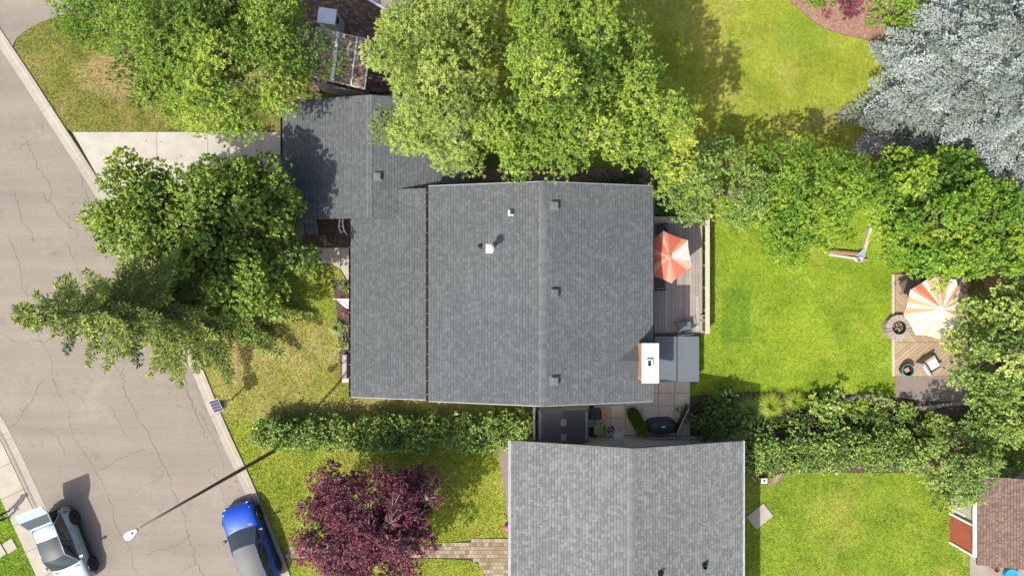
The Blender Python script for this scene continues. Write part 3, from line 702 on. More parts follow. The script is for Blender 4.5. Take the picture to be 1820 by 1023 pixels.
MB().box(p.x-.04, p.x+.12, p.y-.08, p.y+.12, zroof(p.x)+.1, zroof(p.x)+.14).build('louvre', M['blackmetal'], rv, True)
# chimney on the east wall
cx0, cx1, cy0, cy1 = 5.74, 6.47, -4.2, -2.43
ch = MB().box(cx0+.04, cx1-.03, cy0+.05, cy1-.05, 0, 5.12).build('chimney', M['brick'], H1, True)
me = MB().box(-.105, .105, -.05, .05, -.03, .03).mesh('brick'); me.materials.append(rand_mat('brick_piece', [(.33, .13, .08), (.42, .20, .13), (.27, .11, .07), (.45, .27, .2)], .9, 30))
for k in range(20):
    z = 4.0+k*.056*1.0
    if z > 5.08: break
    nb = 8
    for j in range(nb):
        y = cy0+.16+(j+.5*(k % 2))*.215
        if y < cy1-.12: inst(me, 'brick', ch, (cx0+.045, y, z), (0, 0, R(90)), (1, .55, .85))
MB().box(cx0-.01, cx1+.02, cy0, cy1, 5.10, 5.22).build('chimney_cap', simple('cap_concrete', (.52, .49, .43), .8, .1, 3), ch, True, bevel=.015)
fx, fy = 6.05, -3.30
mb = MB()
for (a, b, c, d) in ((fx-.12, fx-.08, fy-.17, fy+.17), (fx+.08, fx+.12, fy-.17, fy+.17), (fx-.08, fx+.08, fy-.17, fy-.13), (fx-.08, fx+.08, fy+.13, fy+.17)): mb.box(a, b, c, d, 5.215, 5.36)
mb.build('flue_liner', M['white'], ch, True); MB().box(fx-.08, fx+.08, fy-.13, fy+.13, 5.215, 5.24).build('flue_opening', M['blackmetal'], ch, True)
# cricket behind the chimney
zc = zroof(cx0)
MB().add([(cx0+.05, cy0+.1, zc+.0), (cx0+.05, cy1-.1, zc+.0), (cx0+.05, (cy0+cy1)/2, zc+.26), (cx0-.95, (cy0+cy1)/2, zroof(cx0-.95)+.01), (cx0+.05, cy0+.1, zc-.1), (cx0+.05, cy1-.1, zc-.1)],
         [(0, 2, 3), (2, 1, 3), (0, 3, 4), (1, 5, 3), (0, 4, 5, 1, 2)]).build('chimney_saddle', M['deckunder'], rf, True)
# doors and windows of the main house (mostly under the eaves)
def wall_rect(name, axis, c, a0, a1, z0, z1, mat, root, t=.05):
    mb = MB()
    mb.box(c-t, c+t, a0, a1, z0, z1) if axis == 'x' else mb.box(a0, a1, c-t, c+t, z0, z1)
    return mb.build(name, mat, root, True)
wall_rect('garage_door', 'x', GX0+.4, 4.6, 8.2, .05, 2.15, M['white'], H1)
for y0, y1 in ((-4.3, -2.4), (-1.2, 1.4)):
    w = wall_rect('window', 'x', XL+.5, y0, y1, .95, 2.25, M['white'], H1); wall_rect('pane', 'x', XL+.465, y0+.08, y1-.08, 1.03, 2.17, M['glass'], w, .03)
w = wall_rect('sliding_door', 'x', XE-.5, .2, 2.6, .65, 2.75, M['white'], H1); wall_rect('pane', 'x', XE-.465, .3, 2.5, .75, 2.65, M['glass'], w, .03)

# ---- south neighbour house
H2 = thing('neighbour_house', 'pale grey shingled gable house beside the purple leafed tree', 'house', (5.2, -12, 0))
ax0, axr, ax1, ay0, ay1, aze, azr = -.05, 5.25, 10.65, -17.5, -7.07, 3.8, 5.3
MB().box(ax0+.5, ax1-.5, ay0+.5, ay1-.62, 0, aze-.15).add([(ax0+.5, ay1-.62, aze-.18), (ax1-.5, ay1-.62, aze-.18), (axr, ay1-.62, azr-.22)], [(0, 2, 1)]).build('wall', M['siding'], H2, True)
r2 = roof_part([((ax0, ay0, aze), (axr, ay0, azr), (axr, ay1, azr), (ax0, ay1, aze)), ((axr+.001, ay0, azr), (ax1, ay0, aze), (ax1, ay1, aze), (axr+.001, ay1, azr))], H2)
shingles('shingle_field', (ax0-.02, ay1, aze), (ax0-.02, ay0, aze), (axr, ay1, azr), (axr, ay0, azr), M['shingle2'], r2, .14, .07, .21)
shingles('shingle_field', (ax1+.02, ay0, aze), (ax1+.02, ay1, aze), (axr, ay0, azr), (axr, ay1, azr), M['shingle2'], r2, .14, .07, .21)
ridge_caps(r2, axr, ay0, ay1+.02, azr, .28, M['cap2'], H2.location)
gutter(r2, ax0-.03, ay0, ay1, aze, -1, M['whitemetal'], H2.location, 0, .08); gutter(r2, ax1+.02, ay0, ay1, aze, 1, M['whitemetal'], H2.location, 0, .08)
mb = MB()
for (xa, za, xb, zb) in ((ax0-.02, aze, axr, azr), (axr, azr, ax1+.02, aze)):
    mb.add([(xa, ay1+.002, za-.16), (xb, ay1+.002, zb-.16), (xb, ay1+.002, zb+.006), (xa, ay1+.002, za+.006), (xa, ay1+.033, za-.16), (xb, ay1+.033, zb-.16), (xb, ay1+.033, zb+.006), (xa, ay1+.033, za+.006)],
           [(0, 1, 2, 3), (5, 4, 7, 6), (3, 2, 6, 7), (1, 0, 4, 5), (0, 3, 7, 4), (2, 1, 5, 6)])
mb.build('bargeboard', M['grey2'], r2, True)
def zr2(x): return azr-abs(x-axr)*.28
for u, v in ((1172, 1018), (1257, 1013)):
    p = P(u, v, 4.9); pipe(r2, 'vent_pipe', p.x, p.y, zr2(p.x), .28, .09, M['blackmetal'])
MB().box(4.95, 5.38, -7.69, -7.1, 1.9, 2.5).build('bay_vent_box', M['concrete'], H2, True, bevel=.02)
MB().box(ax0+.7, ax1-.7, -7.69, -7.60, 0, .45).build('foundation', M['concrete'], H2, True)

# ---- house corner beyond the court (north)
H3 = thing('north_house', 'beige shingled roof corner with pale gutter beyond the brick court', 'house', P(730, -90))
a, b_, c_, d_ = P(650, -8, 2.8), P(722, 36, 2.8), P(860, -120, 3.6), P(770, -200, 3.6)
d_ = a+(c_-b_); 
MB().prism([(q.x, q.y) for q in (a.lerp(c_, .1), b_.lerp(d_, .1), c_.lerp(a, .1), d_.lerp(b_, .1))], 0, 2.7).build('wall', M['siding'], H3, True)
mb = MB(); slab_quad(mb, a, b_, c_, d_, .14); r3 = mb.build('roof', M['deckunder'], H3, True)
shingles('shingle_field', a, b_, d_, c_, M['beigeroof'], r3, .14)
dd = (b_-a).normalized(); nn_ = Vector((dd.y, -dd.x, 0))
if nn_.dot(c_-a) > 0: nn_ = -nn_
mb = MB(); q = [a+nn_*.01, b_+nn_*.01, b_+nn_*.12, a+nn_*.12]; mb.prism([(x.x, x.y) for x in q], 2.66, 2.79); mb.build('gutter', M['whitemetal'], r3, True)

# ---- cedar shed in the south-east
H5 = thing('cedar_shed', 'small shed with brown cedar shake roof and white gutter', 'shed', P(1800, 930))
sx0, sx1, sy0, sy1 = P(1737, 930, 2.3).x, P(1900, 930, 2.3).x, P(1800, 1003, 2.3).y, P(1800, 845, 2.3).y
sxr = (sx0+sx1)/2; sze, szr = 2.3, 3.0
MB().box(sx0+.2, sx1-.2, sy0+.2, sy1-.2, 0, 2.25).build('wall', M['siding'], H5, True)
r5 = roof_part([((sx0, sy0, sze), (sxr, sy0, szr), (sxr, sy1, szr), (sx0, sy1, sze)), ((sxr+.001, sy0, szr), (sx1, sy0, sze), (sx1, sy1, sze), (sxr+.001, sy1, szr))], H5, .1)
shingles('shake_field', (sx0, sy1, sze), (sx0, sy0, sze), (sxr, sy1, szr), (sxr, sy0, szr), M['cedar'], r5, .125, .05, .13, (.006, .016))
shingles('shake_field', (sx1, sy0, sze), (sx1, sy1, sze), (sxr, sy0, szr), (sxr, sy1, szr), M['cedar'], r5, .125, .05, .13, (.006, .016))
MB().box(sx0-.15, sx0-.01, sy0+.35, sy1-.25, sze-.12, sze-.02).build('gutter', M['white'], r5, True)
MB().box(sx0+.11, sx0+.198, P(0, 958).y, P(0, 915).y, .1, 1.95).build('door', M['redpaint'], H5, True)
for vv in (911, 962): MB().box(sx0+.08, sx0+.197, P(0, vv).y-.06, P(0, vv).y+.06, .0, 2.05).build('door_frame', M['white'], H5, True)
# sloping red cellar-style hatch against the shed
ht = thing('cellar_hatch', 'red sloping hatch with white side boards against the cedar shed', 'hatch', P(1723, 930))
hx0, hx1, hy0, hy1 = P(1713, 0, .5).x, sx0+.19, P(0, 952, .5).y, P(0, 912, .5).y
mb = MB(); slab_quad(mb, (hx0, hy0, .35), (hx1, hy0, 1.1), (hx1, hy1, 1.1), (hx0, hy1, .35), .05); mb.build('lid', M['redpaint'], ht, True)
for y in (hy0-.14, hy1):
    mb = MB(); mb.add([(hx0, y, 0), (hx1, y, 0), (hx1, y, 1.16), (hx0, y, .41), (hx0, y+.14, 0), (hx1, y+.14, 0), (hx1, y+.14, 1.16), (hx0, y+.14, .41)], [(0, 1, 2, 3), (5, 4, 7, 6), (3, 2, 6, 7), (0, 3, 7, 4), (1, 0, 4, 5), (2, 1, 5, 6)]); mb.build('side_board', M['white'], ht, True)
MB().box(hx0-.06, hx0-.001, hy0-.14, hy1+.14, 0, .40).build('front_board', M['palewood'], ht, True)

# ------------------------------------------------------------------ vegetation
def leaves(Cn, A, N, ln, wd):
    """diamond leaves: centre-base Cn, axis A (unit), normal hint N, length ln, width wd -> V,F"""
    n = len(Cn); B = unit(np.cross(N, A)); up = unit(np.cross(A, B))
    V = np.zeros((n, 4, 3)); l = ln[:, None]; w = wd[:, None]
    V[:, 0] = Cn; V[:, 1] = Cn+A*l*.5+B*w*.5; V[:, 2] = Cn+A*l-up*l*.12; V[:, 3] = Cn+A*l*.5-B*w*.5
    return V.reshape(-1, 3), np.arange(4*n).reshape(-1, 4)
def rdir(n):
    return unit(rng.normal(size=(n, 3)))
def clump_leaves(cs, rs, per, leaf, nleaf, flat=.75, tint0=None, ctint=.28, spread=.8, zmin=-.35, tip_tint=.18):
    """sprigs of leaves over ellipsoid clumps"""
    Vs, As, Ns, Ls, Ws, T = [], [], [], [], [], []
    for i, (c, r) in enumerate(zip(cs, rs)):
        k = max(6, int(per*r*r/.5)); d = rdir(k*2); d = d[d[:, 2] > zmin][:k]; k = len(d)
        rad = r*(.55+.45*rng.random(k)**.5)*(1+.13*rng.normal(size=k)).clip(.6, 1.4)
        sp = c+d*rad[:, None]*np.array([1, 1, flat])
        out = unit(d+np.array([0, 0, .15])+.5*rng.normal(size=(k, 3)))
        base = rng.normal(.0, .07, k)+(tint0[i] if tint0 is not None else .45)+rng.normal(0, ctint*.5)+tip_tint*((rad/r)-.75)  # outer sprigs of a clump take a paler tint than inner ones
        for j in range(nleaf):
            a = unit(out+spread*rng.normal(size=(k, 3))+np.array([0, 0, -.12])); pz = sp+out*(leaf[0]*(.2+.5*j/nleaf))[None] if False else sp+out*(leaf[0]*.55*j/nleaf)
            nrm = unit(np.array([-.1, -.1, .7])+.36*rng.normal(size=(k, 3))+.9*d)
            Vs.append(pz); As.append(a); Ns.append(nrm); Ls.append(leaf[0]*rng.uniform(.7, 1.25, k)); Ws.append(leaf[1]*rng.uniform(.7, 1.25, k)); T.append(base+rng.normal(0, .10, k))
    V, F = leaves(np.concatenate(Vs), np.concatenate(As), np.concatenate(Ns), np.concatenate(Ls), np.concatenate(Ws))
    return V, F, np.clip(np.concatenate(T), 0, 1)
def bez(a, b, bend, n=6):
    a, b = Vector(a), Vector(b); m = a.lerp(b, .5)+Vector(bend)
    return [a.lerp(m, t).lerp(m.lerp(b, t), t) for t in [i/(n-1) for i in range(n)]]
def crown_clumps(ells, dens, rr, shell=.5, zlow=-.35):
    """ells: list of (cx,cy,cz,rx,ry,rz); returns clump centres, radii"""
    cs, rs = [], []
    for (cx, cy, cz, rx, ry, rz) in ells:
        n = int(dens*rx*ry)
        pts = []
        tries = 0
        while len(pts) < n and tries < n*40:
            tries += 1
            d = rdir(1)[0]
            if d[2] < zlow: continue
            f = shell+(1-shell)*random.random()**.55
            f *= 1+.17*math.sin(3*math.atan2(d[1], d[0])+cx)+.13*math.sin(7*math.atan2(d[1], d[0])+cy*2)
            r = random.uniform(*rr)
            p = np.array((cx+d[0]*(rx*f-r*.5), cy+d[1]*(ry*f-r*.5), cz+d[2]*(rz*f-r*.3)+random.uniform(-.35, .55)))
            if all(np.linalg.norm(p-q) > .47*(r+r2) for q, r2 in pts): pts.append((p, r))
        cs += [p for p, r in pts]; rs += [r for p, r in pts]
    return cs, rs
def tree(name, label, base, ells, mat, bark, dens=3.6, rr=(.5, .85), per=46, leaf=(.128, .052), nleaf=8, trunk_r=.2, tintfn=None, twigs=1.0, group=None, ctint=.28, flat=.75, shell=.5, extra_twigs=1):
    root = thing(name, label, 'tree', (base[0], base[1], 0), group=group)
    dens *= 1.55; per *= 2.3
    cs, rs = crown_clumps(ells, dens, rr, shell)
    t0 = [tintfn(c) if tintfn else .45 for c in cs]
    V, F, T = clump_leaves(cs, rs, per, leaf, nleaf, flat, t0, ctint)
    org = np.array((base[0], base[1], 0.0))
    np_mesh('crown', V-org, F, mat, root, T)
    top = Vector((np.mean([e[0] for e in ells]), np.mean([e[1] for e in ells]), np.mean([e[2] for e in ells])))
    b0 = Vector((base[0], base[1], -.05)); fork = b0.lerp(top, .45); fork.z = max(1.2, top.z*.42)
    mb = MB(); mb.tube([b0, b0.lerp(fork, .15)+Vector((0, 0, .1)), b0.lerp(fork, .6), fork], [trunk_r*1.5, trunk_r*1.1, trunk_r*.9, trunk_r*.8], 8)
    limbs = []
    for e in ells:
        for k in range(4):
            d = rdir(1)[0]; q = Vector((e[0]+d[0]*e[3]*.4, e[1]+d[1]*e[4]*.4, e[2]+abs(d[2])*e[5]*.35))
            pts = bez(fork-Vector((0, 0, .1)), q, (random.uniform(-.4, .4), random.uniform(-.4, .4), .3), 6); mb.tube(pts, [trunk_r*.6*(1-.75*i/5) for i in range(6)], 6); limbs += pts[2:]
    for c, r in zip(cs, rs):
        if random.random() > twigs: continue
        c = Vector(c); s = min(limbs, key=lambda p: (p-c).length+max(0, p.z-c.z)); 
        pts = bez(s, c+Vector((0, 0, r*.3)), (random.uniform(-.2, .2), random.uniform(-.2, .2), .15), 4); mb.tube(pts, [trunk_r*.2, trunk_r*.14, trunk_r*.09, .012], 4)
        for _ in range(extra_twigs):
            d = rdir(1)[0]; d[2] = abs(d[2])*.8; e = c+Vector(d)*r*random.uniform(.8, 1.3); mb.tube(bez(pts[2], e, (random.uniform(-.1, .1), random.uniform(-.1, .1), .1), 4), [.022, .016, .012, .006], 3, False)
    mb.build('trunk', bark, root, True)
    return root
def E(u, v, z, rx, ry, rz):
    """crown ellipsoid given by its place and radii in photo pixels at height z"""
    k = (CH-z)/CF; p = P(u, v, z); return (p.x, p.y, z, rx*k, ry*k, rz)

tree('ash_tree', 'spreading light green ash tree overhanging the garage and the dry lawn', P2(395, 148), [E(428, 130, 6.4, 138, 114, 2.4), E(320, 70, 6.0, 110, 100, 2.0), E(435, 30, 6.2, 105, 80, 2.0), E(300, 150, 5.2, 75, 75, 1.5)], LF['ash'], M['greybark'], 3.6, (.5, .85),
     tintfn=lambda c: .42+(.14 if (c[1] < 8.6 and c[0] > -13) else 0)+(.1 if c[1] < 8 else 0)+random.uniform(-.16, .14))
tree('ash_tree', 'smaller rounded green tree at the edge of the north drive', P2(228, 35), [E(190, 26, 4.6, 82, 62, 1.8)], LF['vivid'], M['greybark'], 4.2, (.42, .7), tintfn=lambda c: .42+random.uniform(-.14, .14))
tree('ash_tree', 'pale yellow-green ash tree between the garage and the tallest tree', (-1.35, 8.9), [E(783, 180, 7.4, 103, 112, 2.8), E(755, 75, 7.0, 92, 85, 2.4), E(830, 55, 6.4, 62, 70, 1.8), E(815, 268, 6.0, 50, 40, 1.4), E(752, 232, 6.2, 34, 44, 1.4)], LF['ash2'], M['greybark'], 3.5, (.5, .85), leaf=(.15, .042), nleaf=9,
     tintfn=lambda c: .60+random.uniform(-.18, .15))
tree('ash_tree', 'tallest bright green tree reaching over the bungalow ridge', (2.6, 7.2), [E(985, 150, 8.6, 85, 110, 2.6), E(990, 45, 8.0, 80, 70, 2.2), E(1115, 160, 7.8, 58, 115, 2.0), E(1155, 243, 6.8, 78, 70, 1.9), E(1192, 292, 5.6, 36, 38, 1.3), E(1010, 250, 7.6, 95, 66, 2.2), E(915, 250, 6.8, 62, 66, 1.9), E(920, 100, 6.2, 40, 40, 1.3), E(1045, 85, 8.2, 42, 70, 1.8), E(1050, -45, 8.2, 95, 60, 2.2), E(930, -50, 7.6, 80, 60, 2.0)], LF['ash'], M['greybark'], 3.2, (.5, .8),
     tintfn=lambda c: .46+random.uniform(-.18, .18)+(.03 if c[0] > 4.6 else 0), leaf=(.138, .056))
tree('maple_tree', 'dark green maple with yellowing leaves between driveway and front lawn', P2(385, 435), [E(345, 395, 5.2, 150, 105, 2.2), E(445, 490, 4.6, 100, 95, 1.9), E(255, 350, 4.4, 85, 70, 1.7), E(470, 395, 4.4, 68, 90, 1.7), E(225, 400, 4.0, 55, 52, 1.4), E(430, 330, 4.6, 80, 50, 1.6)], LF['maple'], M['bark'], 3.8, (.38, .78), 44, (.13, .105), 7,
     tintfn=lambda c: .40+random.uniform(-.16, .12)+(.18 if random.random() < .06 else 0)+(.22 if (c[0] < -16.4 and c[1] > 1.2 and random.random() < .6) else 0)+(.10 if (c[1] < .8 and c[0] > -13.6 and random.random() < .5) else 0)+(.15 if c[1] > 4.2 else 0), ctint=.18)
def purple_tint(c): return .5+random.uniform(-.2, .2)
tree('plum_tree', 'purple leafed plum tree with bare pale twigs showing', P2(668, 905), [E(662, 905, 3.6, 118, 95, 1.9), E(662, 985, 3.6, 112, 90, 1.8), E(665, 945, 4.3, 75, 65, 1.5), E(585, 895, 3.0, 45, 45, 1.2), E(730, 880, 3.0, 40, 50, 1.2)], LF['plum'], M['palebark'], 5.4, (.38, .62), 44, (.14, .065), 6, .16, purple_tint, extra_twigs=7)
tree('cherry_tree', 'dense dark green broadleaf tree at the deck end of the back lawn', P2(1272, 345), [E(1275, 325, 3.4, 92, 80, 1.9), E(1335, 350, 2.8, 50, 48, 1.2)], LF['mid'], M['bark'], 4.8, (.4, .6), tintfn=lambda c: .34+random.uniform(-.16, .24))
tree('elm_tree', 'vivid light green tree above the timber corner seat', P2(1440, 375), [E(1447, 340, 4.2, 106, 96, 1.9), E(1400, 400, 2.8, 72, 62, 1.3)], LF['vivid'], M['bark'], 4.4, (.42, .7), tintfn=lambda c: .52+random.uniform(-.24, .18))
tree('elm_tree', 'broad green tree overhanging the round garden parasol', P2(1668, 400), [E(1672, 385, 4.4, 125, 102, 2.0), E(1745, 420, 3.6, 72, 85, 1.6), E(1640, 310, 3.4, 80, 50, 1.4), E(1575, 380, 3.0, 45, 50, 1.2)], LF['vivid'], M['bark'], 4.2, (.42, .7), leaf=(.14, .085), tintfn=lambda c: .44+random.uniform(-.2, .2))
tree('lilac_tree', 'grey-green shrubby tree behind the white cushioned armchair', P2(1765, 640), [E(1792, 640, 3.4, 100, 105, 1.9), E(1812, 545, 3.2, 80, 62, 1.6), E(1780, 745, 2.8, 64, 55, 1.4)], LF['mid'], M['bark'], 4.4, (.42, .7), leaf=(.14, .075), tintfn=lambda c: .55+random.uniform(-.15, .2))
tree('apple_tree', 'small mottled green tree beside the cedar shed', P2(1690, 830), [E(1690, 815, 2.8, 66, 70, 1.5), E(1690, 875, 2.2, 48, 32, 1.0)], LF['mid'], M['bark'], 4.8, (.38, .58), tintfn=lambda c: .48+random.uniform(-.2, .25))

def conifer(name, label, base, h, rad, mat, bark, nwh, per_wh, droop, tuft=(.13, .05), z0=.8, twig_d=.16, power=.85, tints=(.5, .16), seedtwist=0, density=1.0, upturn=.0, twl=.36, lv=(.78, 1.12)):
    root = thing(name, label, 'tree', (base[0], base[1], 0)); mb = MB()
    mb.tube([(base[0], base[1], -.05), (base[0], base[1], h*.5), (base[0]+.05, base[1], h*.97)], [h*.017+.05, h*.011+.02, .015], 8)
    Cn, A, N, Ls, Ws, T = [], [], [], [], [], []
    for w in range(nwh):
        f = (w+.5)/nwh; z = z0+(h-z0)*(f**1.05); Lr = rad*(1-(z-z0*.6)/(h-z0*.6))**power+.12
        k = max(4, int(per_wh*(1-.45*f)))
        for b in range(k):
            th = 2*math.pi*(b+random.uniform(-.3, .3))/k+w*1.3+seedtwist; L = Lr*random.uniform(*lv); zz = z+random.uniform(-.12, .12)
            d = Vector((math.cos(th), math.sin(th), 0)); sd = Vector((-d.y, d.x, 0))
            p0 = Vector((base[0], base[1], zz)); dr = droop*(1-f*1.4)
            n = max(4, int(L/twig_d)); pts = []
            bend = random.uniform(-.12, .12)
            for i in range(n+1):
                t = i/n; pts.append(p0+d*(L*t)+sd*(bend*L*t*t)+Vector((0, 0, -dr*L*t+(upturn+.25*dr)*L*t*t*1.3)))
            mb.tube([pts[0], pts[n//2], pts[-1]], [.03*(1-f*.6), .018, .006], 4, False)
            bt = random.gauss(tints[0], tints[1])
            for i in range(1, n+1):
                t = i/n; p = pts[i]; ax = (pts[i]-pts[i-1]).normalized()
                tl = L*twl*(1-t)**.8*(.35+.65*min(1, t*3.2))+.10
                for s in (-1, 1):
                    td = (ax*.72+sd*s*.75+Vector((0, 0, random.uniform(-.22, .10)))).normalized()
                    m = max(2, int(tl/.075*density))
                    for q in range(m):
                        tt = (q+random.random())/m; Cn.append(p+td*(tl*tt)); A.append(td); T.append(bt+.16*(tt-.4))
                for q in range(2): Cn.append(p+ax*random.uniform(-.1, .1)); A.append(ax); T.append(bt)
    Cn = np.array([tuple(x) for x in Cn]); A = np.array([tuple(x) for x in A]); T = np.array(T); rep = 3
    Cn = np.repeat(Cn, rep, 0); A = np.repeat(A, rep, 0); T = np.repeat(T, rep); n = len(Cn)
    A2 = unit(A+.55*rng.normal(size=(n, 3))+np.array([0, 0, .12])); Cn = Cn+.02*rng.normal(size=(n, 3)); N = unit(np.array([0, 0, 1.])+.7*rng.normal(size=(n, 3)))
    V, F = leaves(Cn, A2, N, tuft[0]*rng.uniform(.7, 1.3, n), tuft[1]*rng.uniform(.7, 1.3, n))
    np_mesh('crown', V-np.array((base[0], base[1], 0)), F, mat, root, np.clip(T+rng.normal(0, .07, n), 0, 1))
    mb.build('trunk', bark, root, True); return root
conifer('spruce_tree', 'tall dark green spruce rising beside the street over the maple', P2(398, 540), 14.6, 4.2, LF['spruce'], M['greybark'], 24, 9, .40, tuft=(.16, .06), power=.85, twl=.20, lv=(.6, 1.2), tints=(.5, .2), density=1.4)
conifer('blue_spruce_tree', 'large silvery blue spruce over the mulch bed', (22.6, 9.6), 15.5, 5.5, LF['blue'], M['bark'], 24, 15, .18, tuft=(.14, .055), z0=.6, twig_d=.18, power=.72, upturn=.08)
conifer('blue_spruce_tree', 'smaller silvery spruce below the large blue one', (26.0, 6.2), 9.5, 3.4, LF['blue'], M['bark'], 18, 14, .16, tuft=(.16, .07), z0=.5, power=.75, upturn=.08)

def bush(name, label, cat, u, v, r, h, mat, leaf=(.12, .065), per=95, n=None, tints=(.45, .16), flat=.7, z0=.0, group=None, rr=(.22, .38)):
    p = P(u, v, h*.6); k = (CH-h*.6)/CF; rx, ry = (r, r) if not hasattr(r, '__len__') else r; rx *= k; ry *= k
    root = thing(name, label, cat, (p.x, p.y, 0), group=group)
    cs, rs = crown_clumps([(p.x, p.y, h*.45, rx, ry, h*.55)], (n or 11.0)*1.6, rr, .45, -.5)
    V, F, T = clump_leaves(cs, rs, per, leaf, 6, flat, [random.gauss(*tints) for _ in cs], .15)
    V[:, 2] = np.maximum(V[:, 2], .03)
    np_mesh('foliage', V-np.array((p.x, p.y, 0)), F, mat, root, T)
    mb = MB()
    for c in cs: mb.tube([(p.x+random.uniform(-.08, .08), p.y+random.uniform(-.08, .08), -.03), tuple(Vector((p.x, p.y, 0)).lerp(Vector(c), .55)), tuple(c)], [.022, .015, .006], 4, False)
    mb.build('stem', M['bark'], root, True); return root
def hedge(label, quad, h, mat, leaf=(.13, .08), dens=12, per=105, rr=(.26, .42), tints=(.45, .18), name='hedge'):
    """quad: four photo points of its footprint top at height h"""
    pts = [P(u, v, h*.75) for u, v in quad]; c = sum(pts, Vector())/4
    root = thing(name, label, 'hedge', (c.x, c.y, 0))
    area = 0.5*abs(sum(pts[i].x*pts[(i+1) % 4].y-pts[(i+1) % 4].x*pts[i].y for i in range(4)))
    cs, rs = [], []
    for _ in range(int(dens*area)):
        a, b = random.random(), random.random(); top = pts[0].lerp(pts[1], a); bot = pts[3].lerp(pts[2], a)
        q = top.lerp(bot, b); e = min(b, 1-b)*2; hh = h*(.72+.28*min(1, e*2.5))*random.uniform(.86, 1.08)
        cs.append(np.array((q.x, q.y, hh-.2))); rs.append(random.uniform(*rr))
        if e < .35: cs.append(np.array((q.x, q.y, hh*random.uniform(.3, .7)))); rs.append(random.uniform(*rr))
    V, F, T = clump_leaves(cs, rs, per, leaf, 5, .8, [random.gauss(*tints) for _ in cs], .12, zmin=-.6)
    V[:, 2] = np.maximum(V[:, 2], .03)
    np_mesh('foliage', V-np.array((c.x, c.y, 0)), F, mat, root, T)
    mb = MB()
    for q in cs[::3]: mb.tube([(q[0], q[1], -.03), (q[0]+random.uniform(-.1, .1), q[1]+random.uniform(-.1, .1), q[2])], [.03, .01], 4, False)
    mb.build('stem', M['bark'], root, True); return root
hedge('long leafy hedge between the front lawn and the purple tree', [(458, 752), (948, 744), (948, 796), (458, 792)], 1.5, LF['mid'])
hedge('bushy hedge along the south lawn beside the pale grey house', [(1332, 778), (1640, 772), (1650, 832), (1332, 832)], 1.5, LF['mid'], tints=(.42, .18))
bush('shrub', 'dark rounded shrub at the corner of the slab patio', 'shrub', 1272, 742, (52, 42), 1.5, LF['dark'], tints=(.55, .16), n=16, rr=(.28, .45))
bush('shrub', 'dark low shrub in the middle of the garden bed', 'shrub', 1420, 748, (48, 22), .9, LF['dark'], tints=(.5, .14))
bush('shrub', 'leafy shrub with round pale leaves between grass tuft and flowers', 'shrub', 1472, 725, (28, 30), 1.0, LF['mid'], leaf=(.16, .14), tints=(.62, .12))
bush('shrub', 'dark wide shrub at the curved bed edging', 'shrub', 1570, 745, (70, 24), .9, LF['dark'], tints=(.48, .14))
bush('shrub', 'clipped bright lime ball shrub in the dark garden bed', 'shrub', 1660, 753, 17, .9, LF['lime'], tints=(.7, .1), rr=(.16, .24), n=30)
bush('shrub', 'lime green shrub above the cedar shed roof', 'shrub', 1775, 825, (58, 30), 1.6, LF['lime'], tints=(.45, .14))
bush('shrub', 'dark green shrub beside the clipped lime ball', 'shrub', 1735, 758, (32, 26), 1.2, LF['dark'], tints=(.4, .14))
bush('shrub', 'mid green shrub between the hedge and the apple tree', 'shrub', 1665, 785, (40, 22), 1.4, LF['mid'], tints=(.6, .14))
bush('shrub', 'deep red barberry shrub in the mulch bed', 'shrub', 1507, 14, (30, 24), 1.1, LF['plum'], tints=(.6, .14))
bush('shrub', 'bright green shrub between barberry and blue spruce', 'shrub', 1602, 26, (62, 40), 1.6, LF['vivid'], tints=(.55, .16))
bush('shrub', 'small green shrub at the tip of the mulch bed', 'shrub', 1448, 2, (28, 14), .7, LF['vivid'], tints=(.4, .12))
bush('shrub', 'dark shrub under the ash trees at the bungalow end wall', 'shrub', 1090, 320, (70, 24), 1.3, LF['dark'], tints=(.4, .14))
bush('shrub', 'dark green shrub beside the deck bench', 'shrub', 1185, 362, (28, 34), 1.4, LF['dark'], tints=(.35, .14))
bush('shrub', 'loose green shrub hanging over the deck corner', 'shrub', 1245, 385, (30, 20), 1.1, LF['sage'], tints=(.5, .14))
bush('shrub', 'bright shrub touching the timber corner seat', 'shrub', 1450, 425, (70, 26), 1.0, LF['vivid'], tints=(.68, .14))
bush('shrub', 'dark shrub at the foot of the round parasol tree', 'shrub', 1600, 300, (40, 28), 1.2, LF['mid'], tints=(.55, .14))
bush('shrub', 'thin leggy shrub in the dark entry bed beside the chair', 'shrub', 590, 425, (20, 12), .7, LF['sage'], tints=(.75, .12), per=16)
bush('shrub', 'small shrub under the front eave above the flag', 'shrub', 612, 512, (10, 14), .6, LF['mid'], tints=(.6, .14), rr=(.14, .22), n=30)
bush('shrub', 'purple leafed low shrub below the flag in the flower bed', 'shrub', 617, 560, (7, 12), .5, LF['plum'], tints=(.6, .14), rr=(.12, .2), n=30)
bush('shrub', 'pale green flowering shrub against the front eave', 'shrub', 612, 605, (12, 26), .6, LF['sage'], tints=(.85, .1), rr=(.14, .22), n=26)
bush('shrub', 'white flowering shrub at the front of the garden bed', 'shrub', 1562, 712, (32, 12), .9, LF['sage'], tints=(.8, .14), rr=(.16, .26), n=22)
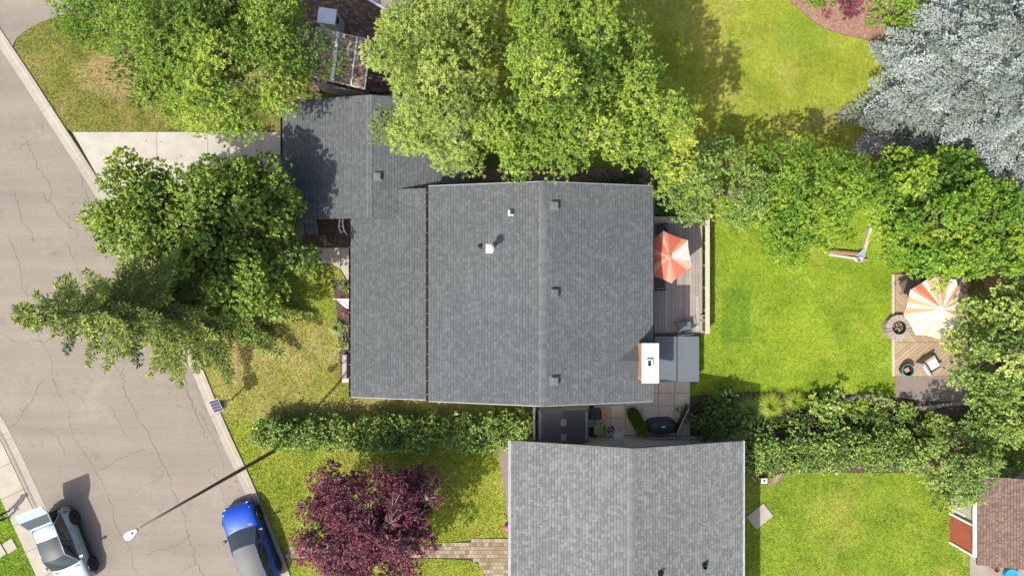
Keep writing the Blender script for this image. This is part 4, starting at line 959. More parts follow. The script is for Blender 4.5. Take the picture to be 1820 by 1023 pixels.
def tuft(label, u, v, r, h, mat, n=260, tints=(.6, .15), group=None):
    p = P(u, v, h*.5); rr_ = r*(CH-h*.5)/CF; V = []; F = []; T = []
    for i in range(n):
        th = random.uniform(0, 6.283); o = random.random()**.7*rr_*.25; L = rr_*random.uniform(.6, 1.15); hh = h*random.uniform(.6, 1.1); w = random.uniform(.005, .011)
        d = np.array((math.cos(th), math.sin(th), 0)); s = np.array((-d[1], d[0], 0)); b = d*o
        L *= random.uniform(.45, 1.0); tw = s*L*random.uniform(-.35, .35); q = [b+(0, 0, .03), b+d*L*.35+np.array((0, 0, hh*.85)), b+d*L*.8+tw*.5+np.array((0, 0, hh*.75)), b+d*L*1.05+tw+np.array((0, 0, hh*.35))]
        k = len(V)
        for j, x in enumerate(q): ww = w*(1, .9, .6, .1)[j]; V += [x+s*ww, x-s*ww]
        t = random.gauss(*tints)
        for j in range(3): F.append((k+2*j, k+2*j+1, k+2*j+3, k+2*j+2)); T.append(min(1, max(0, t)))
    o = np_mesh('ornamental_grass', np.array(V), np.array(F), mat, None, T); o.location = (p.x, p.y, 0); return tag(o, label, 'grass tuft', group)
tuft('arching dark green grass clump beside the dark rounded shrub', 1330, 728, 30, .8, LF['mid'], 900, (.5, .2))
tuft('bright yellow-green grass clump in the garden bed', 1368, 720, 27, .7, LF['lime'], 800, (.7, .18))
tuft('low lime grass clump beside the yellow-green clump', 1412, 712, 22, .5, LF['lime'], 520, (.55, .18))
tuft('feathery pale grass clump beside the front planter box', 598, 582, 16, .45, LF['sage'], 300, (.9, .12))
bush('shrub', 'feathery mid green shrub between the patio corner and the grass clump', 'shrub', 1312, 755, (40, 30), 1.2, LF['mid'], tints=(.42, .14), n=16)
bush('shrub', 'low bright shrub at the lawn edge of the garden bed', 'shrub', 1445, 706, (28, 13), .7, LF['lime'], tints=(.5, .14), rr=(.16, .26), n=22)
bush('shrub', 'yellow-green leafy shrub between white flowers and the dark shrub', 'shrub', 1520, 722, (34, 18), .9, LF['vivid'], tints=(.6, .14), rr=(.18, .3), n=18)
bush('shrub', 'small green shrub at the gravel end of the edging stones', 'shrub', 1610, 728, (34, 16), .8, LF['mid'], tints=(.6, .14), rr=(.18, .3), n=18)
bush('shrub', 'dark green filler shrub behind the lime grass clump', 'shrub', 1385, 756, (50, 16), .8, LF['mid'], tints=(.35, .14))
bush('shrub', 'dark green filler shrub behind the pale leaved shrub', 'shrub', 1500, 756, (50, 16), .8, LF['mid'], tints=(.42, .14))
bush('shrub', 'shaded green shrub between the hedge and the clipped lime ball', 'shrub', 1618, 758, (40, 18), .9, LF['mid'], tints=(.38, .14))

# ------------------------------------------------------------------ street things
def car(name, label, loc, rz, paint, L=4.25, Wd=1.82, Ht=1.55, hatch=False, roofglass=False):
    t = thing(name, label, 'car', loc, rz); hw = Wd/2
    prof = [(-L/2, .62, .74, .80), (-L/2+.12, .80, .93, .93), (-L/2+.5, .93, .99, .97), (-L*.18, .99, 1.0, .96), (0, 1.0, 1.0, .95), (L*.16, 1.0, 1.0, .95), (L*.24, .985, .985, .96), (L*.33, .96, .97, .93), (L*.42, .90, .93, .86), (L/2-.13, .80, .86, .76), (L/2, .60, .74, .62)]
    def section(x, wr, wr2, zt):
        w = hw*wr2; zs = zt if x < L*.2 else zt-.02
        return [(x, -w*.93, .24), (x, -w*.995, .40), (x, -w, .62), (x, -w*.965, zs-.10), (x, -w*.90, zs-.02), (x, -w*.55, zs+.03), (x, 0, zs+.045), (x, w*.55, zs+.03), (x, w*.90, zs-.02), (x, w*.965, zs-.10), (x, w, .62), (x, w*.995, .40), (x, w*.93, .24)]
    secs = [section(*q) for q in prof]; m = len(secs[0]); mb = MB(); vs = [p for s in secs for p in s]; fs = []
    for i in range(len(secs)-1):
        for j in range(m-1): fs.append((i*m+j, i*m+j+1, (i+1)*m+j+1, (i+1)*m+j)[::-1])
        fs.append((i*m+m-1, i*m, (i+1)*m, (i+1)*m+m-1)[::-1])
    fs += [tuple(range(m)), tuple(range((len(secs)-1)*m, len(secs)*m))[::-1]]
    mb.add(vs, fs); body = mb.build('body', paint, t, smooth=True)
    body.modifiers.new('s', 'SUBSURF').levels = 1; body.modifiers['s'].render_levels = 2
    # greenhouse: windscreen, roof, rear, sides
    xb, xf = L*.235, L*.055; xr, xe = -L*.36, -L*.46     # screen base, roof front, roof rear, rear base
    def base(y): return .955
    def lerp(a, b, k): return tuple(a[i]+(b[i]-a[i])*k for i in range(3))
    def cowl(s): return (xb-.16*abs(s)**2, s*hw*.84, .96)
    def rfr(s): return (xf-.07*abs(s)**2, s*hw*.66, Ht-.03-.05*abs(s)**2)
    def rre(s): return (xr+.05*abs(s)**2, s*hw*.63, Ht-.08-.05*abs(s)**2)
    def rbs(s): return (xe+.06*abs(s)**2, s*hw*.80, .97)
    def patch(a, b, nu=8, nv=5, bulge=.03):
        def fn(u, v):
            s = u*2-1; p = lerp(a(s), b(s), v); k = bulge*math.sin(math.pi*v); return (p[0], p[1], p[2]+k)
        return MB().grid(fn, nu, nv)
    patch(cowl, rfr).build('windscreen', M['glass'], t, smooth=True)
    def mid(f): return lambda s: lerp(rfr(s), rre(s), f)
    if roofglass:
        patch(rfr, mid(.62), 8, 5, .02).build('glass_roof', M['glass'], t, smooth=True); patch(mid(.62), rre, 8, 4, .015).build('roof', paint, t, smooth=True)
    else:
        patch(rfr, rre, 8, 8, .045).build('roof', M['darkroof'], t, smooth=True)
    if not hatch: patch(rre, rbs).build('rear_window', M['glass'], t, smooth=True)
    for s in (-1, 1):
        lo = [cowl(s), (0.0, s*hw*.87, .97), (-L*.2, s*hw*.87, .98), rbs(s)]; hi = [rfr(s), lerp(rfr(s), rre(s), .35), lerp(rfr(s), rre(s), .7), rre(s)]
        mb = MB().add(lo+hi, [(0, 1, 5, 4), (1, 2, 6, 5), (2, 3, 7, 6)]); mb.build('side_window', M['glass'], t)
        rail = MB().tube([cowl(s)]+hi+[rbs(s)], .028, 5); rail.build('roof_rail', paint if not roofglass else M['carpale'], t, smooth=True)
        pl = MB().tube([lerp(lo[1], lo[2], .3), lerp(hi[1], hi[2], .3)], .03, 5); pl.build('door_pillar', M['trim'], t)
        mr = MB(); mr.box(xb-.42, xb-.28, s*hw*1.0 if s > 0 else -hw*1.0-.17, s*hw*1.0+.17 if s > 0 else -hw*1.0, .93, 1.06); mr.box(xb-.38, xb-.30, min(s*hw*.80, s*hw*1.03), max(s*hw*.80, s*hw*1.03), .93, .985); mo = mr.build('mirror', M['trim'] if not roofglass else paint, t, bevel=.03)
        for q, xh in enumerate((L*.03, -L*.19)):
            MB().box(xh-.11, xh+.11, min(s*hw*.985, s*hw*1.012), max(s*hw*.985, s*hw*1.012), .80, .84).build('door_handle', M['trim'] if not roofglass else M['rim'], t, bevel=.008)
        hl = MB().add([(L/2-.30, s*hw*.86, .70), (L/2-.06, s*hw*.66, .64), (L/2-.13, s*hw*.50, .70), (L/2-.36, s*hw*.76, .80)], [(0, 1, 2, 3)] if s < 0 else [(3, 2, 1, 0)]); hl.build('headlight', M['lamp'], t, solid=.05)
        MB().add([(-L/2+.02, s*hw*.66, .86), (-L/2+.32, s*hw*.93, .86), (-L/2+.32, s*hw*.955, .70), (-L/2+.0, s*hw*.70, .70)], [(0, 1, 2, 3)]).build('tail_light', M['tail'], t, solid=.05)
        MB().box(-L*.30, L*.27, min(s*hw*.95, s*hw*1.01), max(s*hw*.95, s*hw*1.01), .20, .30).build('sill', M['trim'], t, bevel=.02)
    MB().box(xb-.02, xb+.10, -hw*.70, hw*.70, .93, .965).build('cowl', M['trim'], t, bevel=.01)
    MB().box(L/2-.10, L/2+.02, -hw*.45, hw*.45, .33, .48).build('grille', M['trim'], t, bevel=.02)
    tm = MB().lathe([(.20, -.10), (.31, -.105), (.335, -.07), (.335, .07), (.31, .105), (.20, .10)], 24, Matrix.Rotation(R(90), 4, 'X'), True).mesh('tyre'); tm.materials.append(M['tyre'])
    rb = MB(); rb.lathe([(.01, .065), (.05, .075), (.07, .05)], 10, Matrix.Rotation(R(90), 4, 'X'))
    rb.lathe([(.19, -.09), (.215, -.09), (.215, .098), (.19, .09)], 24, Matrix.Rotation(R(90), 4, 'X'), True)
    for k in range(5):
        a = 2*math.pi*k/5; Mx = Matrix.Rotation(a, 4, 'Y'); rb.box(-.028, .028, -.075, -.045, .03, .205, Mx)
    rm = rb.mesh('rim'); rm.materials.append(M['rim'])
    dm = MB().lathe([(.195, .0), (.195, .03)], 20, Matrix.Rotation(R(90), 4, 'X')).mesh('hub'); dm.materials.append(M['trim'])
    am = MB().lathe([(.395, -.0), (.395, .03)], 24, Matrix.Rotation(R(90), 4, 'X')).mesh('wheel_arch'); am.materials.append(M['trim'])
    for wx in (L*.315, -L*.31):
        for s in (-1, 1):
            inst(am, 'wheel_arch', t, (wx, s*(hw-.012)+(.015 if s < 0 else .015), .36), (0, 0, 0))
            w = inst(tm, 'wheel', t, (wx, s*(hw-.075), .335), (0, 0, 0 if s < 0 else math.pi)); inst(rm, 'rim', w, (0, 0, 0)); inst(dm, 'hub', w, (0, -.02, 0))
    if hatch:
        g = MB()
        hx, hz = xr-.02, Ht-.07; a = R(24)
        def hp(d, y, o=0.0): return (hx-d*math.cos(a)-o*math.sin(a), y, hz+d*math.sin(a)+o*math.cos(a))
        w0, w1 = hw*.66, hw*.84
        def gp(d0, d1, wa, wb, th=.06): 
            q = [hp(d0, -wa), hp(d0, wa), hp(d1, wb), hp(d1, -wb)]; q2 = [hp(d0, -wa, -th), hp(d0, wa, -th), hp(d1, wb, -th), hp(d1, -wb, -th)]
            return MB().add(q+q2, [(0, 1, 2, 3), (7, 6, 5, 4), (0, 4, 5, 1), (1, 5, 6, 2), (2, 6, 7, 3), (3, 7, 4, 0)])
        tg = gp(.0, .12, w0, w0*1.02).build('tailgate', paint, t, bevel=.015)
        gp(.12, .62, w0*.98, w1*.95, .04).build('rear_window', M['glass'], tg); gp(.62, 1.12, w1, w1*.96, .07).build('lower_panel', paint, tg, bevel=.02)
        for s in (-1, 1): MB().tube([hp(.12, s*w0*1.0, -.02), hp(.62, s*w1*.97, -.02)], .035, 5).build('window_frame', paint, tg)
        MB().box(xe-.16, xr+.1, -hw*.62, hw*.62, .62, 1.03).build('boot_opening', M['trim'], t)
        for s in (-1, 1): MB().tube([(xe+.10, s*hw*.70, .98), hp(.35, s*w0*.98, -.05)], .014, 5).build('gas_strut', M['trim'], t)
    else:
        MB().box(-L/2+.0, -L/2+.02, -.26, .26, .55, .67).build('number_plate', M['white'], t)
    return t
# parked pale hatchback on the west side (tailgate up), parked blue car on the east side
w1, w2 = P(131, 915, .33), P(166, 1004, .33); ax = (w2-w1).normalized(); sdv = Vector((ax.y, -ax.x, 0))
if sdv.x > 0: sdv = -sdv
Lc = 4.05; wbase = (.315+.31)*Lc
mid1 = (w1+w2)/2+sdv*(1.80/2-.05)
car('parked_car', 'pale silver-green hatchback with raised tailgate and dark glass roof', (mid1.x-ax.x*.0, mid1.y, 0), math.atan2(ax.y, ax.x), M['carpale'], Lc, 1.80, 1.58, True, True)
f0 = P(420, 897, .6); dirb = (P(455, 1003)-P(418, 903)).normalized()
Lb = 4.45; cb = f0+dirb*(Lb/2-.05)
car('parked_car', 'glossy blue car parked at the kerb beside the paver walk', (cb.x-.02, cb.y, 0), math.atan2(-dirb.y, -dirb.x), M['carblue'], Lb, 1.84, 1.48)

# street lamp
lamp = thing('street_lamp', 'tall brown street lamp with pale head over the road', 'street lamp', P(492, 798))
pp = [P(492, 798, 0), P(460, 816.5, 2.6), P(428, 834.5, 4.8), P(396, 852.5, 6.5), P(362, 872, 7.9), P(325, 893, 8.8), P(285, 916, 9.25), P(250, 936, 9.4)]
MB().tube(pp, [.10, .09, .08, .07, .06, .05, .042, .038], 10).build('pole', M['pole'], lamp, True, smooth=True)
MB().lathe([(.17, -.02), (.17, .06), (.11, .10)], 12, Matrix.Translation(pp[0])).build('base_plate', M['pole'], lamp, True)
hd = P(232, 949, 9.35); da = (pp[-1]-hd); da.z = 0; da.normalize(); sb = Vector((-da.y, da.x, 0))
mb = MB(); outl = [(.34, .05), (.26, .09), (.05, .155), (-.16, .165), (-.26, .11), (-.29, .0)]; outl = outl+[(x, -y) for x, y in outl[-2::-1]]
vs = [hd+da*x+sb*y+Vector((0, 0, -.06)) for x, y in outl]+[hd+da*x*.93+sb*y*.9+Vector((0, 0, .05)) for x, y in outl]; n = len(outl)
mb.add(vs, [tuple(range(n, 2*n))[::-1], tuple(range(n))]+[(i, (i+1) % n, n+(i+1) % n, n+i)[::-1] for i in range(n)]); lh = mb.build('lamp_head', M['white'], lamp, True, bevel=.02)
MB().lathe([(.045, 0), (.045, .06), (.02, .075)], 10, Matrix.Translation(hd+da*.1+Vector((0, 0, .045)))).build('photocell', M['grey'], lh, True)

# solar powered sign at the kerb
sg = thing('solar_sign', 'kerbside post with tilted dark solar panel', 'sign', P(413, 709))
b0 = P(413, 709)
MB().tube([b0-Vector((0, 0, .05)), b0+Vector((0, 0, 1.75))], .035, 8).build('post', M['galv'], sg, True)
Mx = Matrix.Translation(b0+Vector((-.04, -.02, 1.82))) @ Matrix.Rotation(R(18), 4, 'Z') @ Matrix.Rotation(R(-22), 4, 'Y') @ Matrix.Rotation(R(10), 4, 'X')
pn = MB().box(-.31, .31, -.33, .33, -.02, .02, Mx).build('panel_frame', M['galv'], sg, True)
for k in range(4): MB().box(-.285, .285, -.305+k*.155, -.305+k*.155+.142, .02, .028, Mx).build('solar_cell', M['slate'], pn, True)
MB().box(-.02, .28, -.2, .2, -.5, -.16, Matrix.Translation(b0+Vector((0, 0, 1.80)))).build('battery_box', M['galv'], sg, True, bevel=.02)

# person on the sidewalk, at the edge of the frame
def person(label, loc, rz):
    t = thing('person', label, 'person', loc, rz)
    J = {}
    def sk(name, verts, edges, rad, mat, lv=2, root=0):
        me = bpy.data.meshes.new(name); me.from_pydata(verts, edges, []); o = bpy.data.objects.new(name, me); link(o, t)
        sm = o.modifiers.new('skin', 'SKIN'); o.modifiers.new('ss', 'SUBSURF').levels = lv; o.modifiers['ss'].render_levels = lv
        for i, r in enumerate(rad): me.skin_vertices[0].data[i].radius = (r, r) if not hasattr(r, '__len__') else r
        for i in range(len(verts)): me.skin_vertices[0].data[i].use_root = (i == root)
        me.materials.append(mat); return o
    V = [(0, 0, .93), (0, 0, 1.12), (0, 0, 1.32), (0, 0, 1.44), (0, 0, 1.52),
         (.0, .10, .88), (.03, .13, .48), (-.02, .14, .09), (.10, .15, .05), (0, -.10, .88), (.16, -.12, .49), (.10, -.15, .09), (.22, -.16, .05),
         (0, .18, 1.38), (-.05, .30, 1.12), (.12, .22, .93), (0, -.18, 1.38), (-.06, -.33, 1.13), (.10, -.24, .95)]
    Ed = [(0, 1), (1, 2), (2, 3), (3, 4), (0, 5), (5, 6), (6, 7), (7, 8), (0, 9), (9, 10), (10, 11), (11, 12), (3, 13), (13, 14), (14, 15), (3, 16), (16, 17), (17, 18)]
    Rd = [(.12, .16), (.11, .145), (.12, .17), (.08, .10), .055, .095, .065, .042, .035, .095, .065, .042, .035, .06, .042, .032, .06, .042, .032]
    body = sk('body', V, Ed, Rd, M['denim'])
    sk('shirt', [(0, 0, .90), (0, 0, 1.12), (0, 0, 1.32), (0, 0, 1.43), (0, .18, 1.385), (-.05, .29, 1.15), (0, -.18, 1.385), (-.06, -.32, 1.16)], [(0, 1), (1, 2), (2, 3), (3, 4), (4, 5), (3, 6), (6, 7)],
       [(.14, .18), (.13, .165), (.14, .19), (.09, .11), .075, .058, .075, .058], M['purple'])
    hd_ = MB().lathe([(.02, -.13), (.06, -.115), (.082, -.06), (.092, 0), (.088, .06), (.06, .105), (.01, .125)], 14, Matrix.Translation((.01, 0, 1.64)) @ Matrix.Diagonal((1.1, .92, 1, 1))).build('head', M['skin'], t, smooth=True)
    MB().add([(.105, -.018, 1.61), (.105, .018, 1.61), (.132, 0, 1.60), (.105, 0, 1.655)], [(0, 1, 2), (0, 2, 3), (2, 1, 3)]).build('nose', M['skin'], hd_)
    MB().lathe([(.098, -.03), (.101, .03), (.085, .085), (.05, .12), (.005, .135)], 14, Matrix.Translation((-.012, 0, 1.655)) @ Matrix.Diagonal((1.08, .95, 1, 1))).build('hair', M['hair'], hd_, smooth=True)
    for s in (-1, 1):
        ys = .22 if s > 0 else -.24; h0 = Vector((.125, ys, .91))
        mb = MB(); mb.tube([h0+Vector((-.01, 0, .03)), h0+Vector((.02, 0, -.04))], [.03, .036], 8)
        for k in range(4): mb.tube([h0+Vector((.0+.018*k-.01, 0, -.035)), h0+Vector((.01+.018*k, -s*.012, -.085)), h0+Vector((.015+.018*k, -s*.035, -.115+.01*abs(k-1.5)))], [.0095, .009, .007], 6)
        mb.tube([h0+Vector((.03, 0, .0)), h0+Vector((.06, -s*.02, -.03)), h0+Vector((.062, -s*.03, -.06))], [.011, .01, .008], 6); mb.build('hand', M['skin'], t, smooth=True)
    return t
pf = P(13, 912, .1); person('person in purple shirt standing on the sidewalk behind the open hatchback', (pf.x, pf.y, .085), R(-20))

# ------------------------------------------------------------------ garden furniture
def umbrella(label, hub, r, n, cols, rot, drop, zt, polez, tilt=(0, 0), group=None, basez=0.0, vent=None):
    t = thing('parasol', label, 'parasol', (hub[0], hub[1], basez)); Mt = Matrix.Translation((0, 0, zt-basez)) @ Matrix.Rotation(R(tilt[0]), 4, 'X') @ Matrix.Rotation(R(tilt[1]), 4, 'Y')
    for k in range(n):
        a0, a1 = rot+2*math.pi*k/n, rot+2*math.pi*(k+1)/n
        e0 = Vector((r*math.cos(a0), r*math.sin(a0), -drop)); e1 = Vector((r*math.cos(a1), r*math.sin(a1), -drop)); strips = cols[k]
        tot = sum(w for w, c in strips); s = 0; pn = None
        for (w, c) in strips:
            f0, f1 = s/tot, (s+w)/tot; s += w; vs = []; fs = []; m = 7
            for i in range(m+1):
                q = i/m
                for f in (f0, f1):
                    ed = e0.lerp(e1, f)*(1-.05*math.sin(math.pi*f)); p = Vector((ed.x*q, ed.y*q, 0)); p.z = -drop*(q**1.15)-.07*math.sin(math.pi*f)*q*q*(1-.3*q)
                    vs.append(Mt @ p)
            fs = [(2*i, 2*i+2, 2*i+3, 2*i+1) for i in range(m)]
            o = MB().add(vs, fs).build('canopy_panel' if pn is None else 'stripe', U[c], t if pn is None else pn)
            if pn is None: pn = o
        MB().tube([Mt @ Vector((0, 0, -.04)), Mt @ (e0*.55+Vector((0, 0, -.01))), Mt @ (e0+Vector((0, 0, -.012)))], .010, 4).build('rib', M['grey2'], t)
    MB().tube([(0, 0, 0), (0, 0, zt-basez-.05)], .022, 8).build('pole', M['grey2'], t)
    MB().lathe([(.24, 0), (.24, .06), (.05, .09), (.04, .2)], 16).build('base', M['grey2'], t)
    MB().lathe([(.03, 0), (.035, .03), (.01, .07)], 8, Mt).build('finial', M['grey2'], t)
    if vent: MB().lathe([(.17, -.03), (.10, .025), (.02, .045)], 12, Mt).build('vent_cap', U[vent], t)
    return t
# deck behind the bungalow
DZ = .6
dk = thing('timber_deck', 'weathered brown timber deck behind the bungalow', 'deck', (8, .6, 0))
dx0, dx1, dy0_, dy1_ = XE-.42, P(1256, 0, DZ).x, P(0, 592, DZ).y, P(0, 387, DZ).y
npl = 21; pw = (dx1-.22-dx0)/npl
for k in range(npl):
    x = dx0+k*pw
    split = random.uniform(.3, .7); ym = dy0_+(dy1_-dy0_)*split
    for (ya, yb) in ((dy0_, ym-.004), (ym+.004, dy1_)):
        MB().box(x+.006, x+pw-.006, ya, yb, DZ-.04, DZ+random.uniform(-.003, .003)).build('plank', M['deckwood'], dk, True)
MB().box(dx0+.02, dx1-.24, dy0_+.02, dy1_-.02, DZ-.2, DZ-.045).build('joist_frame', M['deckwood'], dk, True)
for x in (dx0+.3, (dx0+dx1)/2, dx1-.4):
    for y in (dy0_+.2, 0.6, dy1_-.2): MB().box(x-.05, x+.05, y-.05, y+.05, -.02, DZ-.19).build('post', M['deckwood'], dk, True)
# bench-height rail on the east edge
MB().box(dx1-.20, dx1+.02, dy0_, dy1_-.05, DZ+.42, DZ+.465).build('rail_top', M['palewood'], dk, True)
MB().box(dx1-.02, dx1+.015, dy0_, dy1_-.05, DZ-.2, DZ+.42).build('rail_panel', M['grey2'], dk, True)
for y in np.linspace(dy0_+.05, dy1_-.15, 6): MB().box(dx1-.13, dx1-.03, y-.05, y+.05, DZ-.2, DZ+.42).build('rail_post', M['deckwood'], dk, True)
bn = thing('bench', 'narrow pale timber bench at the shrub end of the deck', 'bench', (*P2(1178, 391, 1.0), DZ))
q = P(1178, 390, 1.05); MB().box(-.62, .62, -.17, .17, .40, .45).build('seat', M['palewood'], bn)
for s in (-1, 1): MB().box(s*.5-.05, s*.5+.05, -.14, .14, 0, .40).build('leg', M['deckwood'], bn)
def pan(spec): return spec
red6 = [[(1, 'pink'), (2.6, 'red'), (1, 'pink')]]*6
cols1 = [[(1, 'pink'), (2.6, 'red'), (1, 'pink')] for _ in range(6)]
cols1[0] = [(1.0, 'cream'), (2.6, 'white'), (1, 'cream')]  # sunlit part of the red canopy, painted in as a cream panel
h1 = P(1189, 456, 2.95)
umbrella('red six-sided parasol with sunlight painted cream on one panel over the timber deck', (h1.x, h1.y), 1.28, 6, cols1, R(-21), .36, 2.98, 0, basez=DZ, vent='pink')
tb = thing('patio_table', 'dark round table under the red deck parasol', 'table', (h1.x-.02, h1.y+.0, DZ))
MB().lathe([(.5, .69), (.52, .70), (.52, .725), (.035, .73)], 24).build('table_top', M['grey2'], tb)
for k in range(4):
    a = R(45+90*k); MB().tube([(.1*math.cos(a), .1*math.sin(a), .7), (.42*math.cos(a), .42*math.sin(a), 0)], .018, 6).build('leg', M['grey2'], tb)
def dining_chair(label, loc, rz, frame, seatm, w=.52, d=.5, group=None, name='chair', arms=True, hb=.88):
    t = thing(name, label, 'chair', loc, rz, group)
    MB().box(-d/2, d/2, -w/2, w/2, .42, .46).build('seat', seatm, t, bevel=.015)
    MB().box(-d/2-.05, -d/2-.01, -w/2, w/2, .46, hb, Matrix.Rotation(R(-6), 4, 'Y')).build('backrest', seatm, t, bevel=.015)
    for sx in (-1, 1):
        for sy in (-1, 1): MB().tube([(sx*(d/2-.03), sy*(w/2-.02), .44), (sx*(d/2+.0), sy*(w/2), 0)], .014, 6).build('leg', frame, t)
    if arms:
        for s in (-1, 1): MB().tube([(-d/2-.06, s*w/2, .66), (d/2-.05, s*w/2, .64), (d/2-.02, s*w/2, .44)], .016, 6).build('armrest', frame, t)
    return t
c = P(1174, 502, 1.1); dining_chair('dark mesh chair on the lawn side of the red parasol', (c.x-.05, c.y-.02, DZ), R(95), M['grey2'], M['grey2'])
c = P(1162, 462, 1.1); dining_chair('dark chair between the red parasol and the house wall', (c.x+.1, c.y+.45, DZ), R(20), M['grey2'], M['grey2'])
c = P(1178, 412, 1.1); dining_chair('dark chair at the bench end of the deck table', (c.x, c.y, DZ), R(-80), M['grey2'], M['grey2'])
c = P(1216, 581, 1.1); dining_chair('grey cushioned chair at the deck edge beside the hot tub', (c.x, c.y, DZ), R(96), M['grey2'], M['tubcover'], .74, .5)
# planter boxes at the deck corner
pb = thing('planter_box', 'small timber planter box at the outer deck corner', 'planter', P(1255, 572)); 
for (v0, v1) in ((560, 568), (570, 590)):
    a, b_ = P(1247, v1, .9), P(1259, v0, .9); MB().box(a.x, b_.x, a.y, b_.y, 0, .88).build('box', M['palewood'], pb, True); MB().box(a.x+.03, b_.x-.03, a.y+.03, b_.y-.03, .88, .89).build('soil_fill', M['soil'], pb, True)
bush('plant', 'leafy green herb in the deck corner planter', 'plant', 1253, 578, (6, 9), 1.05, LF['mid'], rr=(.10, .15), n=60, tints=(.65, .12))
# hot tub
tx0, tx1, ty0, ty1 = P(1163, 0, .95).x, P(1243, 0, .95).x, P(0, 678, .95).y, P(0, 597, .95).y
ht_ = thing('hot_tub', 'square hot tub with folding slate grey vinyl cover', 'hot tub', ((tx0+tx1)/2, (ty0+ty1)/2, .07)); hx, hy = (tx1-tx0)/2, (ty1-ty0)/2
MB().box(-hx+.03, hx-.03, -hy+.03, hy-.03, 0, .80).build('cabinet', M['grey2'], ht_, bevel=.06)
def rounded(x0, x1, y0, y1, r, z0, z1, dome=.0):
    out = []
    for (cx, cy, a0) in ((x1-r, y1-r, 0), (x0+r, y1-r, 90), (x0+r, y0+r, 180), (x1-r, y0+r, 270)):
        for k in range(6): a = R(a0+18*k); out.append((cx+r*math.cos(a), cy+r*math.sin(a)))
    mb = MB(); mb.prism(out, z0, z1); return mb
for (xa, xb_, za, zb) in ((-hx, -.01, .80, .90), (.01, hx, .80, .89)):
    rounded(xa, xb_, -hy, hy, .09, za, zb).build('cover_half', M['tubcover'], ht_, bevel=.025)
MB().box(-.035, .035, -hy+.02, hy-.02, .885, .905).build('hinge_strip', M['grey2'], ht_)
MB().box(-.03, .03, hy-.02, hy+.05, .55, .89).build('strap', M['blackmetal'], ht_)

# things between the houses
sh = thing('storage_shed', 'charcoal resin storage shed squeezed between the two houses', 'shed', P(985, 745))
zx = 2.05; a, b_ = P(956, 786, zx), P(1047, 729, zx)
MB().box(a.x+.08, b_.x-.08, a.y+.1, b_.y-.06, .0, zx-.08).build('wall', M['shedlight'], sh, True)
rx_ = (a.x+b_.x)/2
mb = MB(); slab_quad(mb, (a.x, a.y, zx-.1), (rx_, a.y, zx+.06), (rx_, b_.y, zx+.06), (a.x, b_.y, zx-.1), .06); slab_quad(mb, (rx_+.001, a.y, zx+.06), (b_.x, a.y, zx-.1), (b_.x, b_.y, zx-.1), (rx_+.001, b_.y, zx+.06), .06)
sr = mb.build('roof', M['shedroof'], sh, True)
for k in range(1, 9):
    y = a.y+(b_.y-a.y)*k/9
    mb = MB(); mb.add([(a.x+.02, y-.006, zx-.092), (a.x+.02, y+.006, zx-.092), (rx_, y+.006, zx+.066), (rx_, y-.006, zx+.066)], [(3, 2, 1, 0)]); mb.add([(b_.x-.02, y-.006, zx-.092), (b_.x-.02, y+.006, zx-.092), (rx_, y+.006, zx+.066), (rx_, y-.006, zx+.066)], [(0, 1, 2, 3)]); mb.build('roof_rib', M['grey2'], sr, True)
for v in (750, 776):
    q = P(1002, v, zx); MB().box(rx_-.14, rx_+.14, q.y-.16, q.y+.16, zx+.055, zx+.085).build('skylight', M['shedlight'], sr, True, bevel=.01)
fp = thing('fence_panel', 'short pale fence end between hedge and storage shed', 'fence', P(945, 745)); a, b_ = P(948, 782, 1.7), P(953, 724, 1.7)
for k in range(9):
    y = a.y+(b_.y-a.y)*k/9; MB().box(a.x+.02, a.x+.05, y+.004, y+(b_.y-a.y)/9-.004, .0, 1.66).build('board', M['palewood'], fp, True)
MB().box(a.x-.02, a.x+.09, a.y, b_.y, 1.66, 1.70).build('cap_rail', M['palewood'], fp, True)
for y in (a.y+.1, b_.y-.1): MB().box(a.x+.05, a.x+.14, y-.05, y+.05, -.03, 1.655).build('post', M['palewood'], fp, True)
sc_ = thing('wheeled_cart', 'black cart with bright orange side by the storage shed', 'cart', (*P2(1062, 735, .6), .07))
MB().box(-.42, .16, -.26, .26, .18, .72).build('bin', M['grey2'], sc_, bevel=.04); MB().box(.165, .34, -.28, .26, .22, .80).build('side_panel', M['orange'], sc_, bevel=.03)
for s in (-1, 1): MB().lathe([(.12, -.03), (.14, 0), (.12, .03)], 14, Matrix.Translation((-.25, s*.30, .14)) @ Matrix.Rotation(R(90), 4, 'X')).build('wheel', M['tyre'], sc_)
MB().tube([(-.3, -.2, 0), (-.3, -.2, .2)], .02, 6).build('leg', M['grey2'], sc_); MB().tube([(.25, .2, 0), (.25, .2, .25)], .02, 6).build('leg', M['grey2'], sc_)
c = P(1064, 763, .6); lc = dining_chair('lime green plastic chair beside the storage shed', (c.x, c.y, .07), R(180), M['lime'], M['lime'], .5, .46, name='plastic_chair')
wc = P(1085, 763, .5); t = thing('metal_chair', 'round white metal garden chair with lattice seat', 'chair', (wc.x, wc.y, .07))
ring = [(.25*math.cos(R(a)), .25*math.sin(R(a)), .45) for a in range(0, 361, 18)]; MB().tube(ring, .014, 6).build('seat_ring', M['white'], t)
MB().lathe([(.235, .425), (.235, .44)], 20).build('seat', M['trim'], t)
for (p0, p1, p2) in (((-.2, -.1), (0, .02), (.2, -.1)), ((-.2, .1), (0, -.02), (.2, .1)), ((-.1, -.21), (-.0, -.1), (.1, -.21)), ((-.1, .21), (0, .1), (.1, .21)), ((-.23, 0), (-.1, .1), (0, .21)), ((.23, 0), (.1, -.1), (0, -.21))):
    MB().tube([(*p0, .452), (*p1, .452), (*p2, .452)], .012, 5).build('lattice_bar', M['white'], t)
